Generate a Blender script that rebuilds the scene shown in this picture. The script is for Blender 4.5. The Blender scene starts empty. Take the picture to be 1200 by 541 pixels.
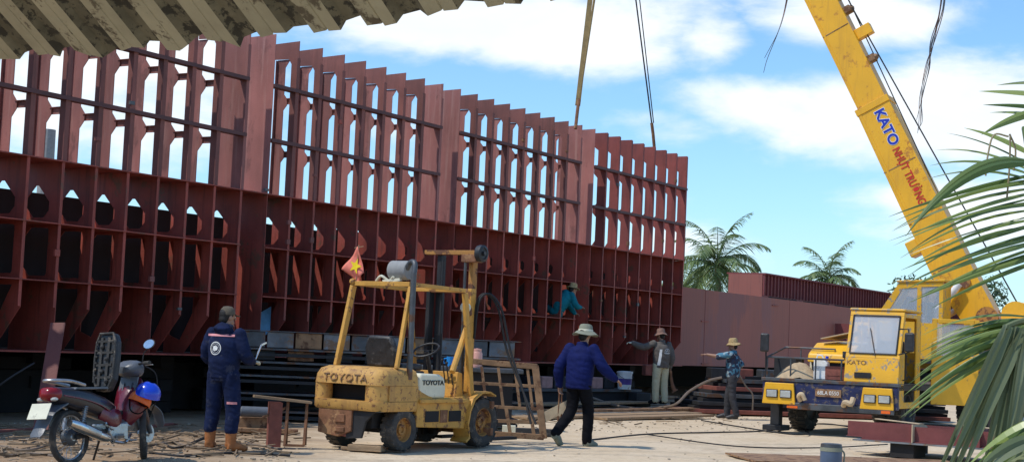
import bpy, bmesh, math, random
from math import sin, cos, pi, radians, hypot, atan2, sqrt
from mathutils import Vector, Matrix, noise
from mathutils.bvhtree import BVHTree
random.seed(7)
V = Vector
scn = bpy.context.scene
col = scn.collection

# ------------------------------------------------------------------ camera
H = 1.43; FPX = 1800.; TH = radians(2.5); PT = radians(4.115)
Fw = V((0, cos(PT), sin(PT))); up0 = V((0, -sin(PT), cos(PT))); r0 = V((1, 0, 0))
Rt = r0*cos(TH)+up0*sin(TH); Up = up0*cos(TH)-r0*sin(TH)
cd = bpy.data.cameras.new('camera'); cam = bpy.data.objects.new('camera', cd); col.objects.link(cam)
cd.sensor_width = 36; cd.lens = 54; cd.clip_start = .1; cd.clip_end = 3000
cam.matrix_world = Matrix(((Rt.x, Up.x, -Fw.x, 0), (Rt.y, Up.y, -Fw.y, 0), (Rt.z, Up.z, -Fw.z, H), (0, 0, 0, 1)))
scn.camera = cam

def ray(x, y):
    r = Fw+Rt*((x-600)/FPX)+Up*((270.5-y)/FPX)
    return r/r.y
def at(x, y, Y): r = ray(x, y); return V((r.x*Y, Y, H+r.z*Y))
def gr(x, y, z=0): r = ray(x, y); return at(x, y, (z-H)/r.z)

# ------------------------------------------------------------------ materials
def new_mat(name):
    m = bpy.data.materials.new(name); m.use_nodes = True
    return m, m.node_tree.nodes, m.node_tree.links, m.node_tree.nodes['Principled BSDF']
def mat(name, c, rough=.6, metal=0., var=.18, rnd=0, streak=None, scale=6., bump=.15, bscale=40., spots=None, spot_amt=.5, spot_scale=3., stretch=None, spec=.4, coat=0):
    m, N, L, B = new_mat(name)
    tc = N.new('ShaderNodeTexCoord'); src = tc.outputs['Object']
    if stretch:
        mp = N.new('ShaderNodeMapping'); mp.inputs['Scale'].default_value = stretch; L.new(src, mp.inputs['Vector']); src2 = mp.outputs['Vector']
    else: src2 = src
    n1 = N.new('ShaderNodeTexNoise'); n1.inputs['Scale'].default_value = scale; n1.inputs['Detail'].default_value = 6; n1.inputs['Roughness'].default_value = .62; L.new(src2, n1.inputs['Vector'])
    mx = N.new('ShaderNodeMix'); mx.data_type = 'RGBA'
    mx.inputs['A'].default_value = (*[v*(1-var) for v in c], 1); mx.inputs['B'].default_value = (*[min(1, v*(1+var)) for v in c], 1)
    mr = N.new('ShaderNodeMapRange'); mr.inputs['From Min'].default_value = .3; mr.inputs['From Max'].default_value = .7
    L.new(n1.outputs['Fac'], mr.inputs['Value']); L.new(mr.outputs['Result'], mx.inputs['Factor'])
    out = mx.outputs['Result']
    if spots:
        n2 = N.new('ShaderNodeTexNoise'); n2.inputs['Scale'].default_value = spot_scale; n2.inputs['Detail'].default_value = 9; n2.inputs['Roughness'].default_value = .7; L.new(src2, n2.inputs['Vector'])
        r2 = N.new('ShaderNodeMapRange'); t = .68-.36*spot_amt; r2.inputs['From Min'].default_value = t; r2.inputs['From Max'].default_value = t+.05; L.new(n2.outputs['Fac'], r2.inputs['Value'])
        m2 = N.new('ShaderNodeMix'); m2.data_type = 'RGBA'; L.new(r2.outputs['Result'], m2.inputs['Factor']); L.new(out, m2.inputs['A']); m2.inputs['B'].default_value = (*spots, 1); out = m2.outputs['Result']
    if streak:
        mp3 = N.new('ShaderNodeMapping'); mp3.inputs['Scale'].default_value = (7, 7, .45); L.new(src, mp3.inputs['Vector'])
        n3 = N.new('ShaderNodeTexNoise'); n3.inputs['Scale'].default_value = 1.6; n3.inputs['Detail'].default_value = 7; n3.inputs['Roughness'].default_value = .65; L.new(mp3.outputs['Vector'], n3.inputs['Vector'])
        r3 = N.new('ShaderNodeMapRange'); r3.inputs['From Min'].default_value = .52; r3.inputs['From Max'].default_value = .70; r3.inputs['To Max'].default_value = .75; L.new(n3.outputs['Fac'], r3.inputs['Value'])
        m3 = N.new('ShaderNodeMix'); m3.data_type = 'RGBA'; L.new(r3.outputs['Result'], m3.inputs['Factor']); L.new(out, m3.inputs['A']); m3.inputs['B'].default_value = (*streak, 1); out = m3.outputs['Result']
    if rnd:
        oi = N.new('ShaderNodeObjectInfo'); r4 = N.new('ShaderNodeMapRange'); r4.inputs['To Min'].default_value = 1-rnd; r4.inputs['To Max'].default_value = 1+rnd; L.new(oi.outputs['Random'], r4.inputs['Value'])
        m4 = N.new('ShaderNodeVectorMath'); m4.operation = 'SCALE'; L.new(out, m4.inputs[0]); L.new(r4.outputs['Result'], m4.inputs['Scale']); out = m4.outputs[0]
    L.new(out, B.inputs['Base Color'])
    rr = N.new('ShaderNodeMapRange'); rr.inputs['To Min'].default_value = max(.03, rough-.12); rr.inputs['To Max'].default_value = min(1, rough+.12); L.new(n1.outputs['Fac'], rr.inputs['Value']); L.new(rr.outputs['Result'], B.inputs['Roughness'])
    B.inputs['Metallic'].default_value = metal; B.inputs['Specular IOR Level'].default_value = spec
    if coat: B.inputs['Coat Weight'].default_value = coat
    if bump:
        nb = N.new('ShaderNodeTexNoise'); nb.inputs['Scale'].default_value = bscale; nb.inputs['Detail'].default_value = 4; L.new(src, nb.inputs['Vector'])
        bp = N.new('ShaderNodeBump'); bp.inputs['Strength'].default_value = bump; bp.inputs['Distance'].default_value = .02; L.new(nb.outputs['Fac'], bp.inputs['Height']); L.new(bp.outputs['Normal'], B.inputs['Normal'])
    return m
def glass_mat(name, c, rough=.08, alpha=.5):
    m, N, L, B = new_mat(name)
    B.inputs['Base Color'].default_value = (*c, 1); B.inputs['Roughness'].default_value = rough; B.inputs['Alpha'].default_value = alpha; B.inputs['Specular IOR Level'].default_value = .9
    nb = N.new('ShaderNodeTexNoise'); nb.inputs['Scale'].default_value = 4; r = N.new('ShaderNodeMapRange'); r.inputs['To Min'].default_value = rough; r.inputs['To Max'].default_value = rough+.25; L.new(nb.outputs['Fac'], r.inputs['Value']); L.new(r.outputs['Result'], B.inputs['Roughness'])
    return m
M = {}
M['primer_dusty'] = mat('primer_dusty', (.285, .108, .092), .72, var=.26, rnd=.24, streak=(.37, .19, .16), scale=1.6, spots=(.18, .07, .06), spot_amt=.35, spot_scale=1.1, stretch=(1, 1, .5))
M['primer_web'] = mat('primer_web', (.17, .045, .04), .6, var=.3, scale=2.)
M['primer_red'] = mat('primer_red', (.16, .045, .035), .6, var=.2, scale=2.)
M['sand_stone'] = mat('sand_stone', (.36, .29, .21), .95, var=.35, scale=3)
M['wood_scrap'] = mat('wood_scrap', (.20, .14, .085), .9, var=.5, scale=1.5)
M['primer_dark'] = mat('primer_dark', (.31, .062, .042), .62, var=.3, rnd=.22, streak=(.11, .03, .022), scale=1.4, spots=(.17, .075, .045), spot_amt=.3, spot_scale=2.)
M['primer_front_unlit'] = mat('primer_front_unlit', (.20, .07, .056), .68, var=.25, rnd=.18, streak=(.12, .045, .035), scale=1.5)  # front strips' unlit look put into a darker colour than the inner frames
M['primer_blend'] = mat('primer_blend', (.235, .055, .045), .68, var=.25, rnd=.15, streak=(.12, .03, .025), scale=1.5)
M['stringer_shade'] = mat('stringer_shade', (.10, .04, .038), .65, var=.25, scale=2.)  # darkened all over for the shaded stringer undersides
M['inner_shade'] = mat('inner_shade', (.022, .012, .011), .8, var=.3, scale=1.)  # inner plating coloured near black so the cells look deep in shade
M['black_void'] = mat('shade_black', (.02, .018, .018), .9, var=.3, scale=1.)  # near black stands in for shade under the hull and inside openings
M['primer_pink'] = mat('primer_pink', (.28, .10, .075), .75, var=.14, streak=(.20, .08, .065), scale=.35, spots=(.24, .10, .09), spot_amt=.42, spot_scale=.5, stretch=(1, 1, .3))
M['primer_far'] = mat('primer_far', (.19, .05, .048), .75, var=.2, streak=(.10, .03, .03), scale=.6, stretch=(1, 1, .2))
M['steel_pale'] = mat('steel_pale', (.17, .175, .18), .6, .1, var=.5, scale=2.5, spots=(.20, .12, .07), spot_amt=.45, spot_scale=3)  # palest of the steel greys
M['steel_grey'] = mat('steel_grey', (.09, .095, .10), .5, .4, var=.4, scale=3., spots=(.14, .07, .04), spot_amt=.42, spot_scale=2.5)
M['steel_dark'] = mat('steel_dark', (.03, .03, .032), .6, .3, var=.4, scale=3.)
M['rust'] = mat('rust', (.20, .09, .045), .85, var=.4, scale=9., spots=(.32, .17, .08), spot_amt=.4, spot_scale=6)
M['rusty_yellow'] = mat('rusty_yellow', (.42, .20, .05), .7, var=.25, scale=7., spots=(.14, .06, .03), spot_amt=.5, spot_scale=7)
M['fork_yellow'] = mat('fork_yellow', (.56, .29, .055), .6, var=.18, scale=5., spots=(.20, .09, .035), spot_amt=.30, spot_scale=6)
M['fork_worn'] = mat('fork_worn', (.52, .285, .075), .65, var=.2, scale=5., streak=(.30, .15, .06), spots=(.22, .10, .04), spot_amt=.36, spot_scale=16)
M['crane_yellow'] = mat('crane_yellow', (.78, .41, .02), .42, var=.1, scale=2., spots=(.30, .16, .05), spot_amt=.22, spot_scale=5, coat=.15)
M['crane_cab'] = mat('crane_cab', (.74, .385, .02), .5, var=.1, scale=2., spots=(.30, .25, .18), spot_amt=.38, spot_scale=8)
M['boom_yellow'] = mat('boom_yellow', (.80, .40, .012), .42, var=.08, streak=(.62, .30, .02), scale=1.2, spots=(.5, .2, .02), spot_amt=.25, spot_scale=3, coat=.1)
M['blue_paint'] = mat('blue_paint', (.014, .020, .075), .55, var=.35, spots=(.13, .10, .08), spot_amt=.42, spot_scale=8)
M['chrome'] = mat('chrome', (.6, .6, .6), .22, 1., var=.15, scale=12, bump=.03)
M['rubber'] = mat('rubber', (.045, .042, .038), .85, var=.3, scale=20, spots=(.16, .13, .1), spot_amt=.36, spot_scale=9)
M['tyre_dusty'] = mat('tyre_dusty', (.055, .050, .045), .9, var=.3, scale=14, spots=(.13, .105, .08), spot_amt=.32, spot_scale=7)
M['black_plastic'] = mat('black_plastic', (.025, .025, .027), .5, var=.4, scale=12, spots=(.08, .075, .07), spot_amt=.3, spot_scale=9)
M['white_paint'] = mat('white_paint', (.72, .72, .70), .5, var=.08, spots=(.45, .40, .32), spot_amt=.25)
M['white_worn'] = mat('white_worn', (.66, .63, .48), .55, var=.1, spots=(.38, .36, .28), spot_amt=.3)
M['skin'] = mat('skin', (.34, .185, .12), .55, var=.1, scale=12, bump=.05)
M['wood'] = mat('wood', (.30, .20, .115), .8, var=.35, scale=3, stretch=(.5, 8, 8), bump=.3)
M['wood_rust'] = mat('wood_rust', (.27, .155, .08), .8, var=.35, scale=4, spots=(.13, .06, .03), spot_amt=.45, spot_scale=5)
M['wood_pale'] = mat('wood_pale', (.50, .38, .24), .8, var=.25, scale=4)
M['lens'] = mat('lamp_lens', (.5, .5, .47), .15, .3, var=.2)
M['glass'] = glass_mat('clear_glass', (.55, .62, .68), .05, .35)
M['glass_hazy'] = glass_mat('dusty_glass', (.56, .60, .64), .2, .45)
M['navy'] = mat('navy_cloth', (.010, .016, .048), .9, spec=.12, var=.35, scale=9, spots=(.035, .04, .07), spot_amt=.3, spot_scale=6, bscale=60)
M['navy_blue'] = mat('blue_cloth', (.007, .012, .075), .8, spec=.12, var=.25, scale=5)
M['black_cloth'] = mat('black_cloth', (.006, .006, .008), .9, spec=.12, var=.4, scale=8)
M['char_cloth'] = mat('charcoal_cloth', (.05, .05, .055), .9, spec=.12, var=.3, scale=8)
M['grey_cloth'] = mat('grey_cloth', (.12, .105, .092), .9, spec=.12, var=.2, scale=8)
M['khaki'] = mat('khaki_cloth', (.50, .46, .30), .9, spec=.12, var=.12, scale=8)
M['teal'] = mat('teal_cloth', (.01, .16, .20), .85, spec=.12, var=.2, scale=6)
M['hat_grey'] = mat('hat_grey', (.21, .215, .16), .9, var=.12, scale=10)
M['hat_straw'] = mat('hat_straw', (.40, .28, .13), .9, var=.25, scale=30, bump=.5)
M['hat_brown'] = mat('hat_brown', (.21, .12, .09), .9, var=.25, scale=20)
M['cap'] = mat('cap_cloth', (.10, .08, .055), .9, var=.2)
M['hair'] = mat('hair', (.012, .01, .009), .7)
M['leather'] = mat('boot_leather', (.34, .12, .035), .7, var=.3, scale=9, spots=(.30, .2, .12), spot_amt=.3)
M['pink'] = mat('pink_band', (.62, .25, .26), .8, var=.1)
M['blue_gloss'] = mat('blue_gloss', (.008, .05, .52), .22, var=.12, coat=.5, bump=0)
M['orange'] = mat('orange_gloss', (.75, .13, .015), .35, var=.12, bump=0)
M['maroon'] = mat('maroon_gloss', (.13, .010, .022), .3, var=.2, coat=.4, spots=(.12, .06, .05), spot_amt=.25)
M['bike_black'] = mat('bike_black', (.02, .018, .022), .35, var=.3, coat=.3, spots=(.08, .07, .065), spot_amt=.3)
M['bike_grey'] = mat('bike_grey', (.10, .11, .125), .4, var=.2)
M['silver'] = mat('silver_worn', (.42, .42, .41), .35, .8, var=.25, scale=10, spots=(.2, .15, .1), spot_amt=.3)
M['red_lens'] = mat('red_lens', (.22, .01, .015), .2, bump=0)
M['letter_blue'] = mat('letter_blue', (.01, .03, .38), .5, bump=0)
M['letter_red'] = mat('letter_red', (.55, .02, .015), .5, bump=0)
M['letter_white'] = mat('letter_white', (.75, .74, .7), .5, bump=0)
M['letter_black'] = mat('letter_black', (.02, .02, .02), .5, bump=0)
M['letter_faint'] = mat('letter_faint', (.16, .09, .05), .7, bump=0, spots=(.45, .22, .07), spot_amt=.5, spot_scale=14)
M['bucket_purple'] = mat('label_purple', (.10, .06, .28), .5, bump=0)
M['flag_red'] = mat('flag_red', (.72, .20, .14), .8, bump=.1); M['flag_yellow'] = mat('flag_yellow', (.85, .62, .02), .8, bump=0)
M['cyan'] = mat('cyan_plastic', (.02, .25, .62), .4, bump=0); M['peach'] = mat('peach_plastic', (.72, .36, .28), .4, bump=0)
M['cooler_blue'] = mat('cooler_blue', (.07, .10, .16), .45, bump=.05)
M['cable'] = mat('cable_black', (.018, .017, .017), .7, bump=0)
M['hose'] = mat('hose_grey', (.17, .13, .10), .8, bump=0)
M['sling'] = mat('sling_web', (.22, .15, .06), .85, var=.3)
M['gore'] = mat('red_brown_block', (.22, .07, .05), .8, var=.3)
M['brick'] = mat('pink_block', (.40, .22, .19), .85, var=.25, scale=6)
M['sand'] = mat('sand', (.42, .31, .19), .95, var=.2, scale=12, bump=.4)
M['concrete'] = mat('concrete_post', (.28, .28, .27), .9)

# leaves
def leaf_mat(name, c, c2, rough=.45):
    m, N, L, B = new_mat(name)
    g = N.new('ShaderNodeNewGeometry'); mx = N.new('ShaderNodeMix'); mx.data_type = 'RGBA'
    mx.inputs['A'].default_value = (*c, 1); mx.inputs['B'].default_value = (*c2, 1)
    L.new(g.outputs['Random Per Island'], mx.inputs['Factor'])
    L.new(mx.outputs['Result'], B.inputs['Base Color']); B.inputs['Roughness'].default_value = rough
    tr = N.new('ShaderNodeBsdfTranslucent'); L.new(mx.outputs['Result'], tr.inputs['Color'])
    ms = N.new('ShaderNodeMixShader'); ms.inputs['Fac'].default_value = .3
    L.new(B.outputs['BSDF'], ms.inputs[1]); L.new(tr.outputs['BSDF'], ms.inputs[2]); L.new(ms.outputs['Shader'], N['Material Output'].inputs['Surface'])
    return m
M['palm_far'] = leaf_mat('palm_leaf', (.09, .15, .05), (.20, .27, .10))
M['palm_near'] = leaf_mat('palm_blade', (.05, .10, .018), (.26, .33, .09), .35)
M['palm_pale'] = leaf_mat('palm_blade_dusty', (.11, .145, .06), (.27, .30, .17), .5)
M['palm_dry'] = leaf_mat('palm_blade_dry', (.30, .24, .13), (.42, .36, .22), .7)
M['tree_leaf'] = leaf_mat('broad_leaf', (.025, .055, .018), (.07, .12, .035), .6)
M['cell_blue'] = mat('cell_blue', (.10, .24, .36), .5, var=.4, scale=4)
M['bark'] = mat('bark', (.20, .16, .12), .9, var=.3, scale=12, stretch=(1, 1, 6))

# ------------------------------------------------------------------ mesh helpers
def tag(o, label=None, cat=None, group=None, kind=None):
    if label: o['label'] = label
    if cat: o['category'] = cat
    if group: o['group'] = group
    if kind: o['kind'] = kind
    return o
def empty(name, loc=(0, 0, 0), rz=0, label=None, cat=None, group=None):
    o = bpy.data.objects.new(name, None); col.objects.link(o); o.location = loc; o.rotation_euler = (0, 0, rz); o.empty_display_size = .2
    return tag(o, label, cat, group)
def frame_from(t, side=None):
    t = t.normalized(); s = V(side) if side is not None else V((0, 0, 1))
    a = s-t*s.dot(t)
    if a.length < 1e-4: a = V((1, 0, 0))-t*t.x
    if a.length < 1e-4: a = V((0, 1, 0))-t*t.y
    a.normalize(); return a, t.cross(a)
class MB:
    def __init__(s): s.bm = bmesh.new()
    def box(s, c, size, rot=None):
        hx, hy, hz = [v/2 for v in size]; c = V(c)
        R = rot.to_3x3() if rot is not None else Matrix.Identity(3)
        vs = [s.bm.verts.new(c+R@V((x*hx, y*hy, z*hz))) for x, y, z in ((-1,-1,-1),(1,-1,-1),(1,1,-1),(-1,1,-1),(-1,-1,1),(1,-1,1),(1,1,1),(-1,1,1))]
        for f in ((0,3,2,1),(4,5,6,7),(0,1,5,4),(1,2,6,5),(2,3,7,6),(3,0,4,7)): s.bm.faces.new([vs[i] for i in f])
        return s
    def bb(s, x0, x1, y0, y1, z0, z1): return s.box(((x0+x1)/2, (y0+y1)/2, (z0+z1)/2), (x1-x0, y1-y0, z1-z0))
    def bar(s, p1, p2, w, h, side=(0, 0, 1)):       # rectangular bar; h measured along side
        p1, p2 = V(p1), V(p2); a, b = frame_from(p2-p1, side); t = (p2-p1).normalized()
        R = Matrix((t, b, a)).transposed()
        return s.box((p1+p2)/2, ((p2-p1).length, w, h), R)
    def tube(s, pts, r, seg=10, side=None, caps=True):
        pts = [V(p) for p in pts]; n = len(pts)
        if not hasattr(r, '__len__'): r = [r]*n
        rings = []
        for i, p in enumerate(pts):
            t = (pts[min(i+1, n-1)]-pts[max(i-1, 0)])
            if side is None and rings: a = pa-t.normalized()*pa.dot(t.normalized()); a.normalize(); b = t.normalized().cross(a)
            else: a, b = frame_from(t, side)
            pa = a; ri = r[i]; ra, rb = ri if hasattr(ri, '__len__') else (ri, ri)
            rings.append([s.bm.verts.new(p+a*ra*cos(2*pi*k/seg)+b*rb*sin(2*pi*k/seg)) for k in range(seg)])
        for i in range(n-1):
            for k in range(seg):
                s.bm.faces.new((rings[i][k], rings[i][(k+1) % seg], rings[i+1][(k+1) % seg], rings[i+1][k]))
        if caps: s.bm.faces.new(rings[0][::-1]); s.bm.faces.new(rings[-1])
        return s
    def lathe(s, prof, seg=24, M=None, a0=0, a1=2*pi):
        full = abs(a1-a0-2*pi) < 1e-4; rings = []; cnt = seg if full else seg+1
        for rr, z in prof:
            rings.append([s.bm.verts.new((M or Matrix.Identity(4)) @ V((rr*cos(a0+(a1-a0)*k/seg), rr*sin(a0+(a1-a0)*k/seg), z))) for k in range(cnt)])
        for i in range(len(prof)-1):
            for k in range(seg):
                k2 = (k+1) % cnt
                s.bm.faces.new((rings[i][k], rings[i][k2], rings[i+1][k2], rings[i+1][k]))
        return s
    def prism(s, poly, d, M):        # 2-D outline in M's xy plane, extruded d along M's z
        n = len(poly); b = [s.bm.verts.new(M @ V((x, y, 0))) for x, y in poly]; t = [s.bm.verts.new(M @ V((x, y, d))) for x, y in poly]
        s.bm.faces.new(b[::-1]); s.bm.faces.new(t)
        for i in range(n): s.bm.faces.new((b[i], b[(i+1) % n], t[(i+1) % n], t[i]))
        return s
    def ball(s, c, r, seg=14, R=None):
        r = r if hasattr(r, '__len__') else (r, r, r); c = V(c); n = seg//2; R = R or Matrix.Identity(3)
        top = s.bm.verts.new(c+R@V((0, 0, r[2]))); bot = s.bm.verts.new(c-R@V((0, 0, r[2]))); rings = []
        for i in range(1, n):
            a = pi*i/n; rings.append([s.bm.verts.new(c+R@V((r[0]*sin(a)*cos(2*pi*k/seg), r[1]*sin(a)*sin(2*pi*k/seg), r[2]*cos(a)))) for k in range(seg)])
        for k in range(seg):
            k2 = (k+1) % seg; s.bm.faces.new((top, rings[0][k], rings[0][k2])); s.bm.faces.new((bot, rings[-1][k2], rings[-1][k]))
            for i in range(len(rings)-1): s.bm.faces.new((rings[i][k], rings[i+1][k], rings[i+1][k2], rings[i][k2]))
        return s
    def tri_fill(s, loops, thick, M):     # outer loop + holes, in M's xy plane, extruded thick along M's z
        b2 = bmesh.new(); es = []
        for lp in loops:
            vs = [b2.verts.new((x, y, 0)) for x, y in lp]
            es += [b2.edges.new((vs[i], vs[(i+1) % len(vs)])) for i in range(len(vs))]
        bmesh.ops.triangle_fill(b2, use_beauty=True, use_dissolve=False, edges=es)
        bmesh.ops.recalc_face_normals(b2, faces=b2.faces)
        vm = {v: (s.bm.verts.new(M @ V((v.co.x, v.co.y, 0))), s.bm.verts.new(M @ V((v.co.x, v.co.y, thick)))) for v in b2.verts}
        for f in b2.faces:
            s.bm.faces.new([vm[v][0] for v in f.verts]); s.bm.faces.new([vm[v][1] for v in reversed(f.verts)])
        for e in b2.edges:
            if len(e.link_faces) == 1:
                a, b = e.verts; s.bm.faces.new((vm[a][0], vm[b][0], vm[b][1], vm[a][1]))
        b2.free(); return s
    def build(s, name, m, parent=None, smooth=False, bevel=0, loc=None, recalc=True):
        if recalc: bmesh.ops.recalc_face_normals(s.bm, faces=s.bm.faces)
        me = bpy.data.meshes.new(name); s.bm.to_mesh(me); s.bm.free()
        me.materials.append(M[m] if isinstance(m, str) else m)
        o = bpy.data.objects.new(name, me); col.objects.link(o)
        if parent: o.parent = parent
        if loc: o.location = loc
        if smooth:
            me.polygons.foreach_set('use_smooth', [True]*len(me.polygons))
            try: me.set_sharp_from_angle(angle=radians(42))
            except Exception: pass
        if bevel:
            b = o.modifiers.new('bevel', 'BEVEL'); b.width = bevel; b.segments = 2; b.limit_method = 'ANGLE'; b.angle_limit = radians(35)
        return o
def curve_pts(pts, n=8):         # Catmull-Rom
    pts = [V(p) for p in pts]; P = [pts[0]*2-pts[1]]+pts+[pts[-1]*2-pts[-2]]; out = []
    for i in range(1, len(P)-2):
        for k in range(n):
            t = k/n; a, b, c, d = P[i-1:i+3]
            out.append(.5*((2*b)+(c-a)*t+(2*a-5*b+4*c-d)*t*t+(3*b-a-3*c+d)*t**3))
    out.append(pts[-1]); return out
def axes(origin, x, y):
    x = V(x).normalized(); z = x.cross(V(y)).normalized(); y = z.cross(x)
    return Matrix(((x.x, y.x, z.x, origin[0]), (x.y, y.y, z.y, origin[1]), (x.z, y.z, z.z, origin[2]), (0, 0, 0, 1)))
def text(name, body, size, Mx, m, parent=None, ext=.003, offset=0, sx=1, spacing=1):
    c = bpy.data.curves.new(name, 'FONT'); c.body = body; c.size = size; c.extrude = ext; c.align_x = 'CENTER'; c.align_y = 'CENTER'; c.offset = offset; c.space_character = spacing
    t = bpy.data.objects.new(name, c); col.objects.link(t); bpy.context.view_layer.update()
    me = bpy.data.meshes.new_from_object(t.evaluated_get(bpy.context.evaluated_depsgraph_get()))
    bpy.data.objects.remove(t); me.transform(Mx @ Matrix.Diagonal((sx, 1, 1, 1))); me.materials.clear(); me.materials.append(M[m]); me.name = name
    o = bpy.data.objects.new(name, me); col.objects.link(o)
    if parent: o.parent = parent
    return o
def copy_tree(o, parent=None):
    c = o.copy(); col.objects.link(c)
    if parent: c.parent = parent
    for ch in [x for x in bpy.data.objects if x.parent == o and x != c]: copy_tree(ch, c)
    return c
def copy_thing(o, loc, rz, label=None):
    kids = [x for x in bpy.data.objects if x.parent == o]
    c = o.copy(); col.objects.link(c); c.location = loc; c.rotation_euler = (0, 0, rz)
    if label: c['label'] = label
    for k in kids: copy_tree(k, c)
    return c
# ------------------------------------------------------------------ light
SUN_EL = radians(58); SUN_AZ = radians(249)       # compass bearing of the sun, clockwise from +Y
w = bpy.data.worlds.new('World'); scn.world = w; w.use_nodes = True
N = w.node_tree.nodes; L = w.node_tree.links; bg = N['Background']
sky = N.new('ShaderNodeTexSky'); sky.sky_type = 'NISHITA'; sky.sun_disc = False; sky.sun_elevation = SUN_EL; sky.sun_rotation = SUN_AZ; sky.air_density = 1.0; sky.dust_density = .6; sky.ozone_density = 1.5
tc = N.new('ShaderNodeTexCoord'); vec = tc.outputs['Generated']
def wnoise(scale, detail, sc, rough=.55, loc=(0, 0, 0)):
    mp = N.new('ShaderNodeMapping'); mp.inputs['Scale'].default_value = sc; mp.inputs['Location'].default_value = loc; L.new(vec, mp.inputs['Vector'])
    n = N.new('ShaderNodeTexNoise'); n.inputs['Scale'].default_value = scale; n.inputs['Detail'].default_value = detail; n.inputs['Roughness'].default_value = rough; n.inputs['Distortion'].default_value = .3; L.new(mp.outputs['Vector'], n.inputs['Vector']); return n.outputs['Fac']
def math_(op, a, b=None, clamp=False):
    n = N.new('ShaderNodeMath'); n.operation = op; n.use_clamp = clamp
    for i, q in enumerate((a, b)):
        if q is None: continue
        if isinstance(q, (int, float)): n.inputs[i].default_value = q
        else: L.new(q, n.inputs[i])
    return n.outputs[0]
# cloud banks: bearings in the sky (direction, half width, half height)
blobs = []
for (x, y, rx, ry, amp) in ((600, 32, 330, 62, 1.15), (830, 45, 80, 44, .8), (1120, 135, 300, 80, 1.35), (930, 125, 180, 50, .9), (990, 25, 150, 50, 1.), (770, 148, 120, 30, .62), (1150, 245, 190, 80, .9), (150, 110, 260, 110, .9), (470, 150, 120, 60, .5), (820, 270, 110, 80, .35), (1080, 10, 40, 30, .5)):
    d = ray(x, y).normalized()
    sx, sz = 1800/rx, 1800/ry
    mp = N.new('ShaderNodeVectorMath'); mp.operation = 'SUBTRACT'; L.new(vec, mp.inputs[0]); mp.inputs[1].default_value = d
    ms = N.new('ShaderNodeVectorMath'); ms.operation = 'MULTIPLY'; L.new(mp.outputs[0], ms.inputs[0]); ms.inputs[1].default_value = (sx, sx*.5, sz)
    ln = N.new('ShaderNodeVectorMath'); ln.operation = 'LENGTH'; L.new(ms.outputs[0], ln.inputs[0])
    f = N.new('ShaderNodeMapRange'); f.interpolation_type = 'SMOOTHSTEP'; f.inputs['From Min'].default_value = 1.25; f.inputs['From Max'].default_value = .1; f.inputs['To Min'].default_value = 0; f.inputs['To Max'].default_value = amp
    L.new(ln.outputs['Value'], f.inputs['Value']); blobs.append(f.outputs['Result'])
tot = blobs[0]
for b in blobs[1:]: tot = math_('MAXIMUM', tot, b)
n1 = wnoise(9, 8, (1, 1, 2.6)); n2 = wnoise(30, 6, (1, 1, 2.), .6, (3, 1, 0))
gen = wnoise(2.6, 8, (1, 1, 2.8), .55, (5, 2, 1))
tot = math_('ADD', tot, math_('MULTIPLY', math_('SUBTRACT', gen, .50), .9))
dens = math_('ADD', tot, math_('ADD', math_('MULTIPLY', math_('SUBTRACT', n1, .5), 1.5), math_('MULTIPLY', math_('SUBTRACT', n2, .5), .5)))
cr = N.new('ShaderNodeMapRange'); cr.interpolation_type = 'SMOOTHSTEP'; cr.inputs['From Min'].default_value = .18; cr.inputs['From Max'].default_value = .85; L.new(dens, cr.inputs['Value'])
hz = N.new('ShaderNodeSeparateXYZ'); L.new(vec, hz.inputs[0])
hzr = N.new('ShaderNodeMapRange'); hzr.inputs['From Min'].default_value = .0; hzr.inputs['From Max'].default_value = .09; hzr.inputs['To Min'].default_value = .42; hzr.inputs['To Max'].default_value = 0; L.new(hz.outputs['Z'], hzr.inputs['Value'])
cloudf = math_('MULTIPLY', cr.outputs['Result'], .92)
skc = N.new('ShaderNodeMix'); skc.data_type = 'RGBA'; skc.blend_type = 'MULTIPLY'; skc.inputs['Factor'].default_value = 1; L.new(sky.outputs['Color'], skc.inputs['A']); skc.inputs['B'].default_value = (.92, 1.25, 1.5, 1)
m1 = N.new('ShaderNodeMix'); m1.data_type = 'RGBA'; L.new(hzr.outputs['Result'], m1.inputs['Factor']); L.new(skc.outputs['Result'], m1.inputs['A']); m1.inputs['B'].default_value = (5.6, 7.4, 8.6, 1)
cc = N.new('ShaderNodeMix'); cc.data_type = 'RGBA'; L.new(n1, cc.inputs['Factor']); cc.inputs['A'].default_value = (6.6, 7.2, 7.9, 1); cc.inputs['B'].default_value = (9.2, 9.2, 9.1, 1)
m2 = N.new('ShaderNodeMix'); m2.data_type = 'RGBA'; L.new(cloudf, m2.inputs['Factor']); L.new(m1.outputs['Result'], m2.inputs['A']); L.new(cc.outputs['Result'], m2.inputs['B'])
L.new(m2.outputs['Result'], bg.inputs['Color']); bg.inputs['Strength'].default_value = .112
sd = bpy.data.lights.new('sun', 'SUN'); sd.energy = 2.8; sd.angle = radians(.6); sd.color = (1, .95, .87)
so = bpy.data.objects.new('sun', sd); col.objects.link(so)
sdir = V((sin(SUN_AZ)*cos(SUN_EL), cos(SUN_AZ)*cos(SUN_EL), sin(SUN_EL)))
so.rotation_euler = sdir.to_track_quat('Z', 'Y').to_euler(); so.location = (0, 0, 30)
vs = scn.view_settings; scn.display_settings.display_device = 'sRGB'; vs.view_transform = 'Standard'; vs.look = 'None'; vs.exposure = .28; vs.gamma = 1; vs.use_curve_mapping = False
scn.render.engine = 'CYCLES'

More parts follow.
